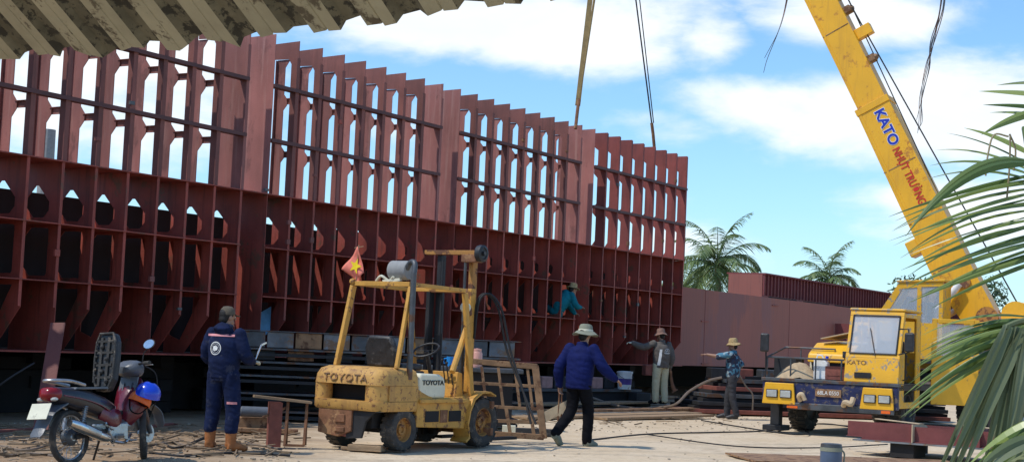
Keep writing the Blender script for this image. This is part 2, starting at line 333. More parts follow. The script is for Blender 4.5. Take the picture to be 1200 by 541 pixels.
# ------------------------------------------------------------------ ground
m, Nn, Ll, B = new_mat('ground_sand_concrete')
tcg = Nn.new('ShaderNodeTexCoord'); g = tcg.outputs['Object']
def gn(scale, detail=6, rough=.6, st=None):
    src = g
    if st: mp = Nn.new('ShaderNodeMapping'); mp.inputs['Scale'].default_value = st; Ll.new(g, mp.inputs['Vector']); src = mp.outputs['Vector']
    n = Nn.new('ShaderNodeTexNoise'); n.inputs['Scale'].default_value = scale; n.inputs['Detail'].default_value = detail; n.inputs['Roughness'].default_value = rough; Ll.new(src, n.inputs['Vector']); return n.outputs['Fac']
def gmr(v, a, b, c=0, d=1):
    n = Nn.new('ShaderNodeMapRange'); n.inputs['From Min'].default_value = a; n.inputs['From Max'].default_value = b; n.inputs['To Min'].default_value = c; n.inputs['To Max'].default_value = d; Ll.new(v, n.inputs['Value']); return n.outputs['Result']
def gmix(f, a, b):
    n = Nn.new('ShaderNodeMix'); n.data_type = 'RGBA'; Ll.new(f, n.inputs['Factor'])
    for k, q in (('A', a), ('B', b)):
        if isinstance(q, tuple): n.inputs[k].default_value = (*q, 1)
        else: Ll.new(q, n.inputs[k])
    return n.outputs['Result']
c1 = gmix(gmr(gn(.5), .3, .7), (.56, .42, .26), (.66, .53, .37))
c1 = gmix(gmr(gn(7, 8, .7), .5, .72), c1, (.42, .31, .195))
sx_ = Nn.new('ShaderNodeSeparateXYZ'); Ll.new(g, sx_.inputs[0])
ma = Nn.new('ShaderNodeMath'); ma.operation = 'MULTIPLY_ADD'; Ll.new(gn(.8), ma.inputs[0]); ma.inputs[1].default_value = 4; Ll.new(sx_.outputs['X'], ma.inputs[2])
dirt = gmr(ma.outputs[0], .2, -1.6)
c1 = gmix(dirt, c1, gmix(gmr(gn(3), .35, .65), (.27, .165, .085), (.36, .25, .15)))
c1 = gmix(gmr(gn(18, 8, .75), .6, .68), c1, (.12, .09, .065))
c1 = gmix(gmr(gn(.9, 5, .55, (1, .35, 1)), .56, .72, 0, .55), c1, (.30, .225, .15))
wv_ = Nn.new('ShaderNodeTexWave'); wv_.inputs['Scale'].default_value = 9; wv_.inputs['Distortion'].default_value = 3
def track(ax, ay, dx, dy, wd):
    # a wheel rut: distance from a line on the ground
    l_ = hypot(dx, dy); nx_, ny_ = -dy/l_, dx/l_
    dt = Nn.new('ShaderNodeVectorMath'); dt.operation = 'DOT_PRODUCT'; Ll.new(g, dt.inputs[0]); dt.inputs[1].default_value = (nx_, ny_, 0)
    a1 = Nn.new('ShaderNodeMath'); a1.operation = 'MULTIPLY_ADD'; Ll.new(gn(.6, 2), a1.inputs[0]); a1.inputs[1].default_value = .5; Ll.new(dt.outputs['Value'], a1.inputs[2])
    a2 = Nn.new('ShaderNodeMath'); a2.operation = 'SUBTRACT'; Ll.new(a1.outputs[0], a2.inputs[0]); a2.inputs[1].default_value = nx_*ax+ny_*ay+.25
    a3 = Nn.new('ShaderNodeMath'); a3.operation = 'ABSOLUTE'; Ll.new(a2.outputs[0], a3.inputs[0])
    m_ = Nn.new('ShaderNodeMath'); m_.operation = 'MULTIPLY'; Ll.new(gmr(a3.outputs[0], wd, wd*.6), m_.inputs[0]); Ll.new(gmr(gn(5, 6), .35, .6), m_.inputs[1]); m2_ = Nn.new('ShaderNodeMath'); m2_.operation = 'MULTIPLY'; Ll.new(m_.outputs[0], m2_.inputs[0]); m2_.inputs[1].default_value = .5; return m2_.outputs[0]
for q_ in ((.0, 20, .9, .25, .16), (.1, 18.6, .9, .25, .16), (3, 24, 1, .55, .2), (3.5, 22.2, 1, .55, .2)): c1 = gmix(track(*q_), c1, (.33, .26, .18))
c1 = gmix(gmr(gn(2.2, 9, .7, (.4, 1, 1)), .64, .70, 0, .7), c1, (.16, .125, .09))
Ll.new(c1, B.inputs['Base Color']); B.inputs['Roughness'].default_value = .95
bp = Nn.new('ShaderNodeBump'); bp.inputs['Strength'].default_value = .6; bp.inputs['Distance'].default_value = .04; Ll.new(gn(9, 10, .7), bp.inputs['Height']); Ll.new(bp.outputs['Normal'], B.inputs['Normal'])
b = MB(); xs = [-1500, -300, -60]+[i*.25-12 for i in range(97)]+[40, 100, 300, 1500]; ys = [-1500, -200, -20, 5]+[8+i*.3 for i in range(100)]+[45, 60, 100, 300, 1500]
gv = []
for j, y in enumerate(ys):
    row = []
    for i, x in enumerate(xs):
        z = 0
        if -12 <= x <= 12 and 8 <= y <= 38:
            z = (noise.noise(V((x*.35, y*.35, 3)))*.035+noise.noise(V((x*1.7, y*1.7, 8)))*.012)*min(1, (12-abs(x))/2, (y-8)/2, (38-y)/2) - .012
        row.append(b.bm.verts.new((x, y, z)))
    gv.append(row)
for j in range(len(ys)-1):
    for i in range(len(xs)-1): b.bm.faces.new((gv[j][i], gv[j][i+1], gv[j+1][i+1], gv[j+1][i]))
gd = b.build('ground', m, smooth=True); gd['kind'] = 'structure'
# ------------------------------------------------------------------ ship side under construction
D = V((.5228, .8525, 0)); NN = V((-.8525, .5228, 0)); A0 = V((-7.146, 21.2, 0)); HRZ = atan2(.8525, .5228)
SP = .642; S0 = 5.67; Z = [1.0, 2.01, 2.84, 3.75, 4.68, 5.62, 6.5]; W = .70
def hp(s, d, z): return A0+D*s+NN*d+V((0, 0, z))
hull = empty('ship_hull', A0, HRZ, 'tall open ribbed steel side of an unfinished ship, dark red below and dusty pink above', 'ship')
def web_M(s): return Matrix(((0, 0, 1, s-.006), (1, 0, 0, 0), (0, 1, 0, 0), (0, 0, 0, 1)))   # plate outline: x=depth, y=height
def cham(x0, x1, z0, z1, cf, cb, cft=None, cbt=None):
    cft = cf if cft is None else cft; cbt = cb if cbt is None else cbt
    return [(x0, z0+cf), (x0+cf, z0), (x1-cb, z0), (x1, z0+cb), (x1, z1-cbt), (x1-cbt, z1), (x0+cft, z1), (x0, z1-cft)]
for n in range(-16, 27):
    s = S0+n*SP; solid = n in (-9, 0, 9, 18)
    last = n > 18; k = (n+90) % 3
    # lower half
    if solid: loops = [[(0, Z[0]+.012), (.95, Z[0]+.012), (.95, Z[3]-.012), (0, Z[3]-.012)]]
    else:
        full = k == 2
        if n == 26: full = False
        outer = ([(0, Z[0]+.012), (.95, Z[0]+.012)] if full else [(0, 1.62), (.50, Z[0]+.012), (.95, Z[0]+.012)])+[(.95, Z[3]-.012), (0, Z[3]-.012)]
        j = random.uniform(-.02, .02)
        hw = .62 if not last else .56
        loops = [outer, cham(.235+j, hw+.14, 2.09, 2.79, .03, .14), cham(.265+j, hw+.12, 2.94, 3.41, .10, .14, .24, .18)]
        if not full: loops.append([(.21+j, 1.93), (.84, 1.93), (.84, 1.30), (.60, 1.22)])
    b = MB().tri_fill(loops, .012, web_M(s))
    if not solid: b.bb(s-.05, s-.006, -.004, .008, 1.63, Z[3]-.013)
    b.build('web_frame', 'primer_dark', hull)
    # upper half
    near_joint = n in (-10, -2, -1, 7, 8, 16, 17)
    block = 0 if n < 0 else (1 if n < 18 else 2)
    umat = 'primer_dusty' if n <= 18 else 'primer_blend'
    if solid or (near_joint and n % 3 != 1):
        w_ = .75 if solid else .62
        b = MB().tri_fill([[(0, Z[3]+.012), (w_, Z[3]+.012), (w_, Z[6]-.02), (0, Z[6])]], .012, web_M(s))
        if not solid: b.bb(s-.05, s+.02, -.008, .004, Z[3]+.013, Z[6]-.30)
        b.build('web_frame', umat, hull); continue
    if block == 2:
        # shallow plate with knees at every stringer
        o_ = [(.004, Z[3]+.012), (.36, Z[3]+.012), (.25, Z[3]+.16)]
        for q in (4, 5): o_ += [(.245, Z[q]-.20), (.34, Z[q]-.10), (.34, Z[q]+.03), (.245, Z[q]+.12)]
        o_ += [(.245, Z[6]-.42), (.46, Z[6]-.26), (.46, Z[6]), (.004, Z[6])]
        b = MB().tri_fill([o_], .012, web_M(s)); b.bb(s-.05, s+.02, -.008, .004, Z[3]+.013, Z[6]-.02)
        b.build('web_frame', umat, hull); continue
    fw = .165+random.uniform(-.01, .01)
    b0, b1 = ((.47, .69) if block == 0 else (.315, .49))
    b = MB().tri_fill([[(.004, Z[3]+.012), (fw, Z[3]+.012), (fw, Z[6]-.40), (fw+.06, Z[6]-.31), (.56, Z[6]-.30), (.56, Z[6]-.02), (.004, Z[6])]], .012, web_M(s))
    b.bb(s-.058, s+.028, -.008, .004, Z[3]+.013, Z[6]-.30)
    b.build('web_frame', 'primer_front_unlit', hull)
    # inner frame with gussets, tied to the outer one by short struts
    sh = .02; o_ = [(b0, Z[3]+.012), (b1, Z[3]+.012), (b1, Z[6]-.31), (b0-.10, Z[6]-.31), (b0, Z[6]-.45)]
    for q in (5, 4):
        zc = Z[q]-.17+random.uniform(-.015, .015); g_ = .13 if block == 0 else .10
        o_ += [(b0, zc+.04+g_), (b0-g_*.75, zc+.055), (b0-g_*.75, zc-.055), (b0, zc-.04-g_)]
    b = MB().tri_fill([o_], .012, web_M(s+sh))
    b.bb(s-.03, s+.06, b1+.001, b1+.011, Z[3]+.013, Z[6]-.32)
    b.build('inner_frame', umat, hull)
    for q in (4, 5):
        zc = Z[q]-.17
        b = MB().bb(s+.0345, s+.044, fw-.03, b0-.02, zc-.05, zc+.045).bb(s+.0, s+.0755, fw-.03, b0-.06, zc+.046, zc+.056); b.build('strut', umat, hull)
random.seed(31)
for k in range(34):
    n = random.choice([q for q in range(-12, 26) if q not in (-1, 8, 17)]); z = random.choice([1.62, 2.05, 2.35, 2.9, 3.2, 3.78, 4.1, 4.75, 5.2, 5.7])+random.uniform(0, .12); s = S0+n*SP
    MB().bb(s-.10, s-.0062, -.03, .012, z, z+random.uniform(.03, .10)).build('lug', random.choice(['rust', 'primer_front_unlit', 'primer_dark', 'steel_grey']), hull)
# stringers: broken at every block joint
for (n0, n1) in ((-16, -10), (-9, -1), (0, 8), (9, 17), (18, 26)):
    xa = S0+n0*SP+.008; xb = S0+n1*SP-.002
    for q in (4, 5): MB().bb(xa-.01, xb, -.03, .18, Z[q]-.02, Z[q]+.02).bb(xa-.01, xb, -.036, -.028, Z[q]-.035, Z[q]+.026).build('stringer', 'stringer_shade', hull)
    for q in (1, 2): MB().bb(xa-.01, xb, -.03, .94, Z[q]-.008, Z[q]+.008).build('stringer', 'primer_dark', hull)
xa = S0-16*SP; xb = S0+26*SP
MB().bb(xa, xb+.02, -.035, .95, Z[3]-.009, Z[3]+.009).build('deck_shelf', 'primer_dark', hull)
MB().bb(xa, xb+.02, -.045, .95, Z[0]-.012, Z[0]+.010).build('deck_shelf', 'primer_dark', hull)
# bottom plating and inner skin
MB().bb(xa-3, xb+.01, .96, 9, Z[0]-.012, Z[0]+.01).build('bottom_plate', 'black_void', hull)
MB().bb(xa-3, S0+5*SP, 1.25, 1.262, Z[0]+.012, 3.375).bb(S0+5*SP+.003, xb+.0, 1.25, 1.262, Z[0]+.012, 3.45).build('inner_plate', 'inner_shade', hull)
MB().bb(xa-3, xb, 8.9, 8.912, Z[0]+.012, 2.2).build('inner_plate', 'inner_shade', hull)
# far deeper row of longitudinal struts seen through the upper bays
for z in (): MB().bb(xa, S0+17.9*SP, W-.028, W-.01, z, z+.05).build('stringer', 'primer_dusty', hull)

# plated hull beyond
ph = empty('plated_hull', hp(22.45, .25, 0), HRZ, 'long low pink-red plated hull side behind the pointing man and the crane', 'ship')
MB().bb(0, 60, 0, .014, 1.0, 3.08).bb(0, 60, .014, 8, 3.062, 3.076).bb(0, 60, .014, 9, 1.0, 1.012).bb(0, .014, .014, 8, 1.014, 3.06).build('shell_plate', 'primer_pink', ph)
for s in (1.9, 8.2, 17, 26, 36): MB().bb(s, s+.018, -.006, -.001, 1.02, 3.07).build('weld_seam', 'primer_far', ph)
for s, z in ((1.9, 2.2), (2.0, 1.05), (7., 2.85)): MB().bb(s-.25, s+.25, -.03, -.002, z, z+.025).build('lifting_lug', 'primer_dark', ph)
MB().bb(12.3, 12.33, -.55, -.02, 1.0, 2.5).build('steel_bracket', 'primer_far', ph)
MB().bb(18.3, 18.34, -.6, -.02, 1.0, 2.35).build('steel_bracket', 'primer_far', ph)
dk = empty('deck_house', hp(34.2, 2.6, 3.08), HRZ, 'dark red ribbed steel deck box on top of the plated hull', 'deckhouse')
MB().bb(0, 30, .02, 1.25, .03, .98).build('wall', 'primer_pink', dk)
b = MB().bb(.0, 30, -.10, 1.32, .98, 1.03); i = 0
while i < 96: b.bb(.02+i*.31, .05+i*.31, -.05, .018, .28, .975); i += 1
b.build('rib_wall', 'primer_far', dk)
for q in range(9): MB().bb(.6+q*3.3, 3.2+q*3.3, .0, .017, .08, .26).build('vent_opening', 'black_void', dk)

o = MB().tri_fill([[(0, 0), (.42, .35), (.40, .78), (.12, .62), (-.06, .30)]], .006, Matrix(((.75, 0, .6, 0), (.6, .2, -.75, 0), (0, 1, .1, 0), (0, 0, 0, 1)))).build('blue_sheet', 'cell_blue'); o.location = hp(5.78, .35, 1.08); tag(o, 'irregular pale blue sheet inside a lower hull cell right of the mechanic', 'sheet')  # irregular pale blue piece set in the hull cell
# blocks under the hull, shade put into their near-black colour
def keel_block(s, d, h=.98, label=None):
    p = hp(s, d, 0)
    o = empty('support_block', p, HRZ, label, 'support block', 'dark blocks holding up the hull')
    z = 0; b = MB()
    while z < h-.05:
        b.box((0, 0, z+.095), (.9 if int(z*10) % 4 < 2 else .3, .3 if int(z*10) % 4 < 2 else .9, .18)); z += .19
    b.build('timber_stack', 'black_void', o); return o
places = ['behind the leaning red steel bar', 'behind the motorcycle seat', 'between the motorcycle and the mechanic', 'behind the mechanic', 'behind the dark beam stack', 'behind the forklift seat', 'behind the forklift mast', 'behind the walking man', 'behind the white paint bucket', 'behind the man in the grey jacket']
for i, s in enumerate((-1.2, 1.0, 2.6, 4.4, 6.6, 9.2, 12, 15, 18., 21.3)):
    keel_block(s, 1.3+(i % 3)*.5, label='shade-black stacked block under the hull '+places[i])
for i, (s, d) in enumerate(((3.2, 3.2), (-1., 3.5), (9, 3.6), (14, 3.2))):
    o = MB().tube([hp(s, d, 0), hp(s+.05, d, .98)], .09, 10).build('support_post', 'gore'); tag(o, 'thin dark post under the hull '+['left of the mechanic', 'left of the motorcycle', 'behind the forklift', 'behind the walking man'][i], 'post', 'posts under the hull')
# dark skirt added to stop light from beyond the hull's underside
o = MB().bb(-9, 95, 8.3, 8.8, 0, .982).build('shade_wall', 'black_void'); o.location = A0; o.rotation_euler = (0, 0, HRZ); tag(o, 'low dark wall added to keep light out beyond the underside of the hull', 'wall')

# corrugated roof over the camera
rf = empty('corrugated_roof', (0, 0, 0), 0, 'stained corrugated metal roof eave overhead, seen from underneath', 'roof')
Ee = at(0, 66, 6.9); Ef = at(620, 0, 5.3); ed = (Ef-Ee).normalized(); back = V((ed.y, -ed.x, 0))
if back.y > 0: back = -back
slope = (back+V((0, 0, .70))).normalized()
pitch = .27; prof = [(0, 0), (.065, .001), (.071, .008), (.077, .001), (.135, 0), (.16, .032), (.245, .034), (.27, 0)]
b = MB(); nrm = V((0, 0, 1)); rows = 2; pr_ = []
x = -1.6
while x < 4.4:
    for px, pz in prof[:7]: pr_.append((x+px, pz))
    x += pitch*random.uniform(.93, 1.07)
vsr = []
for (px, pz) in pr_:
    jag = .05*noise.noise(V((px*5, 1, 2)))+.03*noise.noise(V((px*23, 4, 2)))
    line = []
    for t in (jag, .5, 1.5, 3.0, 4.5): line.append(b.bm.verts.new(Ee+ed*px+slope*t+V((0, 0, pz+.012*noise.noise(V((px*2, t, 0)))-.04*max(0, 1-((px-1.35)/1.6)**2)))))
    vsr.append(line)
for i in range(len(vsr)-1):
    for k in range(4): b.bm.faces.new((vsr[i][k], vsr[i+1][k], vsr[i+1][k+1], vsr[i][k+1]))
M['roof_tin'] = mat('roof_tin', (.42, .365, .235), .6, .05, var=.2, scale=4, spots=(.13, .10, .06), spot_amt=.34, spot_scale=7, stretch=(1, 1, .6))
M['roof_dirt_shade'] = mat('roof_dirt_shade', (.17, .145, .09), .8, 0, var=.4, scale=5, spots=(.05, .042, .028), spot_amt=.5, spot_scale=14)  # rib colour holds both dirt and the shade of the recesses
o = b.build('roof_sheet', 'roof_tin', rf); o.data.materials.append(M['roof_dirt_shade'])
for p_ in o.data.polygons:
    if (p_.index//4) % 7 in (4, 5, 6): p_.material_index = 1
sm = o.modifiers.new('thick', 'SOLIDIFY'); sm.thickness = .004
MB().bar(Ee-ed*2+slope*1.6+V((0, 0, -.05)), Ef+ed*2+slope*1.6+V((0, 0, -.05)), .06, .08).build('purlin', 'wood', rf)
MB().tube([Ee-ed*2.2+slope*1.6, Ee-ed*2.2+slope*1.6-V((0, 0, 3.75))], .06).build('roof_post', 'wood', rf)
MB().tube([Ef+ed*3.2+slope*1.6, Ef+ed*3.2+slope*1.6-V((0, 0, 3.75))], .06).build('roof_post', 'wood', rf)
# ------------------------------------------------------------------ forklift
def wheel(parent, c, r, wd, axis=(1, 0, 0), name='wheel', tyre='tyre_dusty', rim='rusty_yellow', knobs=22, side=1):
    ax = V(axis).normalized(); Mx = axes(c, (0, 0, 1), V((0, 0, 1)).cross(ax) if False else ax.cross(V((0, 0, 1)))); 
    z = V(axis).normalized(); x = V((0, 0, 1)); y = z.cross(x); Mx = Matrix(((x.x, y.x, z.x, c[0]), (x.y, y.y, z.y, c[1]), (x.z, y.z, z.z, c[2]), (0, 0, 0, 1)))
    h = wd/2; b = MB()
    b.lathe([(r*.56, -h*.8), (r*.62, -h*.95), (r*.80, -h), (r*.93, -h*.86), (r*.965, -h*.6), (r*.965, h*.6), (r*.93, h*.86), (r*.80, h), (r*.62, h*.95), (r*.56, h*.8)], 36, Mx)
    for k in range(knobs):
        for sg in (-1, 1):
            a = 2*pi*(k+(.5 if sg > 0 else 0))/knobs
            R = Matrix.Rotation(a, 4, 'Z')
            Mk = Mx @ R; c0 = Mk @ V((r*.972, 0, sg*h*.48)); b.box(c0, (r*.035, 2*pi*r/knobs*.62, h*.86), Mk)
    t = b.build('tyre', tyre, None, smooth=False)
    wl = MB().lathe([(0, h*.35), (r*.12, h*.35), (r*.14, h*.55), (r*.24, h*.55), (r*.26, h*.25), (r*.48, h*.2), (r*.54, h*.75), (r*.58, h*.8), (r*.58, -h*.8), (r*.5, -h*.6), (r*.2, -h*.5), (0, -h*.5)], 28, Mx)
    for k in range(6):
        a = 2*pi*k/6; wl.tube([Mx @ V((r*.36*cos(a), r*.36*sin(a), h*.2)), Mx @ V((r*.36*cos(a), r*.36*sin(a), h*.36))], r*.03, 6)
    w_ = wl.build(name, rim, parent, smooth=True); t.parent = w_
    return w_
RZF = -radians(34); wv = V((cos(RZF), sin(RZF), 0)); av = V((-sin(RZF), cos(RZF), 0))
fo = gr(466, 529)+V((0, .12, 0)); fo.z = 0; fo = fo-wv*.47+av*.85
fk = empty('forklift', fo, RZF, 'worn yellow forklift with a black seat, roof guard and rusty paint', 'forklift')
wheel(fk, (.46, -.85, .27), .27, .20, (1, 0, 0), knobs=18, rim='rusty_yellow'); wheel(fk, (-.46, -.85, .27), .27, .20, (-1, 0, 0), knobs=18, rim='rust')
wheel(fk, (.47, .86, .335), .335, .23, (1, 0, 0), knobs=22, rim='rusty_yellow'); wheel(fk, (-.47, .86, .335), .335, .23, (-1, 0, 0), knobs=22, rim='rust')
# counterweight: rounded block with a slot through its back
def rrect(hx, y0, y1, r, z, n=5):
    pts = []
    for cx, cy, a0 in ((hx-r, y1-.03, 0), (-hx+r, y1-.03, 90), (-hx+r, y0+r, 180), (hx-r, y0+r, 270)):
        rr = r if a0 >= 180 else .03
        cx = (hx-rr)*(1 if a0 in (0, 270) else -1)
        for k in range(n+1):
            a = radians(a0+90*k/n); pts.append((cx+rr*cos(a), (y0+rr if a0 >= 180 else y1-rr)+rr*sin(a), z))
    return pts
def shell(secs, b):
    rings = [[b.bm.verts.new(p) for p in s_] for s_ in secs]
    for i in range(len(rings)-1):
        for k in range(len(rings[i])):
            k2 = (k+1) % len(rings[i]); b.bm.faces.new((rings[i][k], rings[i][k2], rings[i+1][k2], rings[i+1][k]))
    b.bm.faces.new(rings[0][::-1]); b.bm.faces.new(rings[-1]); return b
b = MB(); shell([rrect(.555, -1.38, -.62, .16, .50), rrect(.57, -1.40, -.62, .17, .53), rrect(.57, -1.40, -.62, .17, .62)], b)
shell([rrect(.57, -1.40, -.62, .17, .82), rrect(.56, -1.385, -.62, .17, .93), rrect(.53, -1.35, -.62, .17, 1.0), rrect(.46, -1.27, -.62, .15, 1.035)], b)
b.bb(.36, .565, -1.2, -.62, .625, .817).bb(-.565, -.44, -1.2, -.62, .625, .817); b.tube([(.40, -1.24, .6), (.40, -1.24, .84)], .15, 16).tube([(-.44, -1.27, .6), (-.44, -1.27, .84)], .11, 16)
b.build('counterweight', 'fork_worn', fk, smooth=True)
MB().bb(-.45, .40, -1.15, -.9, .624, .818).build('radiator_slot', 'black_void', fk)
text('embossed_name', 'TOYOTA', .13, axes((.0, -1.398, .895), (1, 0, 0), (0, .22, 1)), 'letter_faint', fk, .006, sx=1.25, spacing=1.1)
# lower rear
b = MB(); b.prism([(-.42, .5), (.12, .5), (.12, .24), (-.1, .16), (-.42, .2)], .1, axes((0, -1.28, 0), (1, 0, 0), (0, 0, 1))).bb(-.14, .02, -1.40, -1.25, .34, .44).bb(-.14, .02, -1.40, -1.25, .22, .28)
b.build('tow_hitch', 'rust', fk, bevel=.008)
MB().prism([(.0, .50), (.0, .14), (.24, .16), (.30, .36), (.42, .48), (.58, .50)], .04, axes((.02, -1.31, 0), (1, 0, 0), (0, 0, 1))).build('mud_guard', 'steel_dark', fk, bevel=.006)
MB().prism([(-.26, .50), (-.26, .2), (.0, .16), (.0, .50)], .04, axes((.02, -1.315, 0), (1, 0, 0), (0, 0, 1))).build('mud_guard', 'gore', fk, bevel=.006)
MB().tube([(-.42, -.85, .27), (.42, -.85, .27)], .06).bb(-.3, .3, -1.2, -.5, .28, .5).build('rear_axle', 'steel_dark', fk)
# chassis sides
b = MB()
side = [(-.62, .30), (.42, .26), (.50, .42), (.62, .60), (.42, .68), (-.25, .66), (-.62, .78)]
b.prism(side, .06, axes((.50, 0, 0), (0, 1, 0), (0, 0, 1))).prism(side, .06, axes((-.56, 0, 0), (0, 1, 0), (0, 0, 1))).bb(-.49, .49, -.6, .45, .34, .60).bb(.56, .60, -.60, .42, .60, .655).bb(-.50, .50, -.6, .9, .61, .66)
b.build('chassis', 'fork_yellow', fk, bevel=.012)
for q_ in ((.562, .568, -.45, -.16, .36, .50), (.562, .568, .06, .33, .36, .50)): MB().bb(*q_).build('step_opening', 'black_void', fk)
MB().bb(.562, .569, -.13, .03, .35, .51).build('worn_plate', 'rust', fk)
# front fenders
def fender(x0, x1):
    b = MB(); pts = []
    for a in (205, 180, 155, 130, 105, 80, 60): pts.append((.86+.42*cos(radians(a)), .335+.42*sin(radians(a))))
    pts = [(.40, .10)]+pts
    inner = [(p[0]+(.025 if i < 4 else 0), p[1]-.022) for i, p in enumerate(pts)]
    for i in range(len(pts)-1):
        b.prism([pts[i], pts[i+1], inner[i+1], inner[i]], x1-x0, axes((x0, 0, 0), (0, 1, 0), (0, 0, 1)))
    return b.build('fender', 'fork_yellow', fk)
fender(.35, .61); fender(-.61, -.35)
# engine hood with the maker's name
b = MB(); b.prism([(-.22, .66), (.33, .66), (.34, .80), (.30, .93), (.20, .97), (-.20, .98), (-.24, .9)], .66, axes((-.10, -.36, 0), (0, 1, 0), (0, 0, 1)))
b.build('engine_hood', 'white_worn', fk, bevel=.03, smooth=True)
text('hood_name', 'TOYOTA', .085, axes((.564, -.31, .86), (0, 1, 0), (0, 0, 1)), 'letter_black', fk, .004, sx=1.3, offset=.002)
MB().bb(-.45, .3, -.62, -.15, .80, 1.0).build('hood_deck', 'steel_dark', fk, bevel=.02)
# seat
b = MB(); b.prism([(-.24, 0), (.24, 0), (.25, .25), (.18, .40), (-.18, .40), (-.25, .25)], .09, axes((-.05, -.55, 1.05), (1, 0, 0), (0, -.18, 1)))
st = b.build('seat', 'black_plastic', fk, bevel=.03, smooth=True)
b = MB()
for k in range(4): b.bar((-.20+.0*k, -.59-.02*k, 1.14+k*.075), (.10, -.59-.02*k, 1.14+k*.075), .012, .018)
b.bar((-.06, -.62, 1.29), (-.06, -.625, 1.36), .03, .012)
b.build('seat_rib', 'bike_grey', st); MB().bb(-.29, .19, -.5, -.05, 1.0, 1.09).build('seat_cushion', 'black_plastic', fk, bevel=.03)
# overhead guard
g = MB()
RL, RR, FL, FR = V((-.47, -.75, 2.10)), V((.47, -.75, 2.10)), V((-.47, .42, 2.08)), V((.47, .42, 2.08))
g.bar(RL, RR, .075, .06).bar(RL, FL, .05, .05, (0, 0, 1)).bar(RR+V((0, .04, 0)), FR, .05, .05).bar(FL+V((.03, 0, .002)), FR+V((-.03, 0, .002)), .05, .05)
g.bar(RL+V((0, -.01, -.03)), (-.50, -.98, 1.03), .085, .05, (1, 0, 0)).bar(RR+V((0, -.01, -.03)), (.48, -.98, 1.03), .05, .05, (1, 0, 0))
g.bar(FR+V((0, .01, -.03)), (.47, .68, .66), .085, .05, (1, 0, 0)).bar(FL+V((0, .01, -.03)), (-.47, .68, .66), .085, .05, (1, 0, 0))
g.build('roof_guard', 'fork_yellow', fk, bevel=.006)
MB().tube([(.55, -.80, .90), (.54, -.80, 2.25)], .038, 12).tube(curve_pts([(.54, -.80, 2.15), (.52, -.76, 2.36), (.42, -.72, 2.38), (.35, -.70, 2.30)], 5), .035, 10).build('exhaust_pipe', 'steel_grey', fk, smooth=True)
cm = axes((.12, -.72, 2.28), (0, 0, 1), (.1, .9, 0))
MB().lathe([(0, -.03), (.10, -.03), (.125, -.01), (.125, .24), (.11, .26), (0, .26)], 22, axes((.10, -.66, 2.28), (0, 1, 0), (0, 0, 1))).build('muffler', 'concrete', fk, smooth=True)
MB().ball((-.47, -.78, 2.12), .045).build('guard_knob', 'fork_yellow', fk)
b = MB().bar((.02, -.75, 2.13), (.3, -.75, 2.16), .05, .04).tube(curve_pts([(-.1, -.75, 2.14), (.0, -.78, 2.2), (.1, -.74, 2.14), (.2, -.78, 2.19)], 4), .018, 6); b.build('rag', 'white_worn', fk)
# steering
MB().tube([(.0, .50, .66), (.0, .26, 1.25)], .03, 8).build('steering_column', 'black_plastic', fk)
b = MB(); sm_ = axes((0, .25, 1.27), (1, 0, 0), (0, .85, .5))
b.tube([sm_ @ V((.18*cos(t*pi/12), .18*sin(t*pi/12), 0)) for t in range(25)], .014, 8); b.bar(sm_ @ V((-.17, 0, 0)), sm_ @ V((.17, 0, 0)), .03, .01)
b.build('steering_wheel', 'black_plastic', fk)
for i in range(3): MB().tube([(.18+.06*i, .52, .66), (.20+.07*i, .36, 1.15-.04*i)], .009, 6).ball((.20+.07*i, .36, 1.15-.04*i), .022, 8).build('lever', 'black_plastic', fk)
# dash/cowl
MB().prism([(.42, .66), (.62, .66), (.58, .98), (.48, 1.0)], .76, axes((-.38, 0, 0), (0, 1, 0), (0, 0, 1))).build('front_cowl', 'fork_yellow', fk, bevel=.01)
_pre = set(bpy.data.objects)
# mast
for sx in (-1, 1):
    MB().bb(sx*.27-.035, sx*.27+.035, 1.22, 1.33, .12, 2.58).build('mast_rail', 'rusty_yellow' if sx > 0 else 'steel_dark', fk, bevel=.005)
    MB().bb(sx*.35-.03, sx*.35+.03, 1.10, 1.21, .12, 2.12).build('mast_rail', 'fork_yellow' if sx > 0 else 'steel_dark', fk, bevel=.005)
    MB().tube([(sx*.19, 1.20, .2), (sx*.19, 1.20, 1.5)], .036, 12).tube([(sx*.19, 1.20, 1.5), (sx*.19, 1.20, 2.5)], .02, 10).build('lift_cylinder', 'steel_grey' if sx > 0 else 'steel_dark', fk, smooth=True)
MB().bb(-.50, .42, 1.17, 1.26, 2.585, 2.645).build('mast_crossbar', 'rusty_yellow', fk, bevel=.006)
for q_ in ((-.32, .32, 1.12, 1.2, 2.06, 2.12), (-.32, .32, 1.12, 1.2, .5, .58), (.20, .44, 1.08, 1.26, 2.48, 2.583)): MB().bb(*q_).build('mast_bracket', 'rust', fk, bevel=.006)
MB().lathe([(0, -.03), (.11, -.03), (.115, -.01), (.115, .05), (.08, .06), (.07, .045), (.03, .045), (.03, .08), (0, .08)], 22, axes((.47, 1.15, 2.60), (0, 1, 0), (0, 0, 1))).build('hose_reel', 'black_plastic', fk, smooth=True)
for sx in (.30,):
    MB().tube([(.47, .62, 1.0), (.34, 1.10, 1.62)], .04, 10).build('tilt_cylinder', 'fork_yellow', fk)
MB().bb(.30, .42, 1.02, 1.10, 1.75, 1.87).build('work_lamp', 'rusty_yellow', fk, bevel=.02)
MB().ball((.38, .98, 1.86), .075).build('work_lamp', 'white_worn', fk, smooth=True)
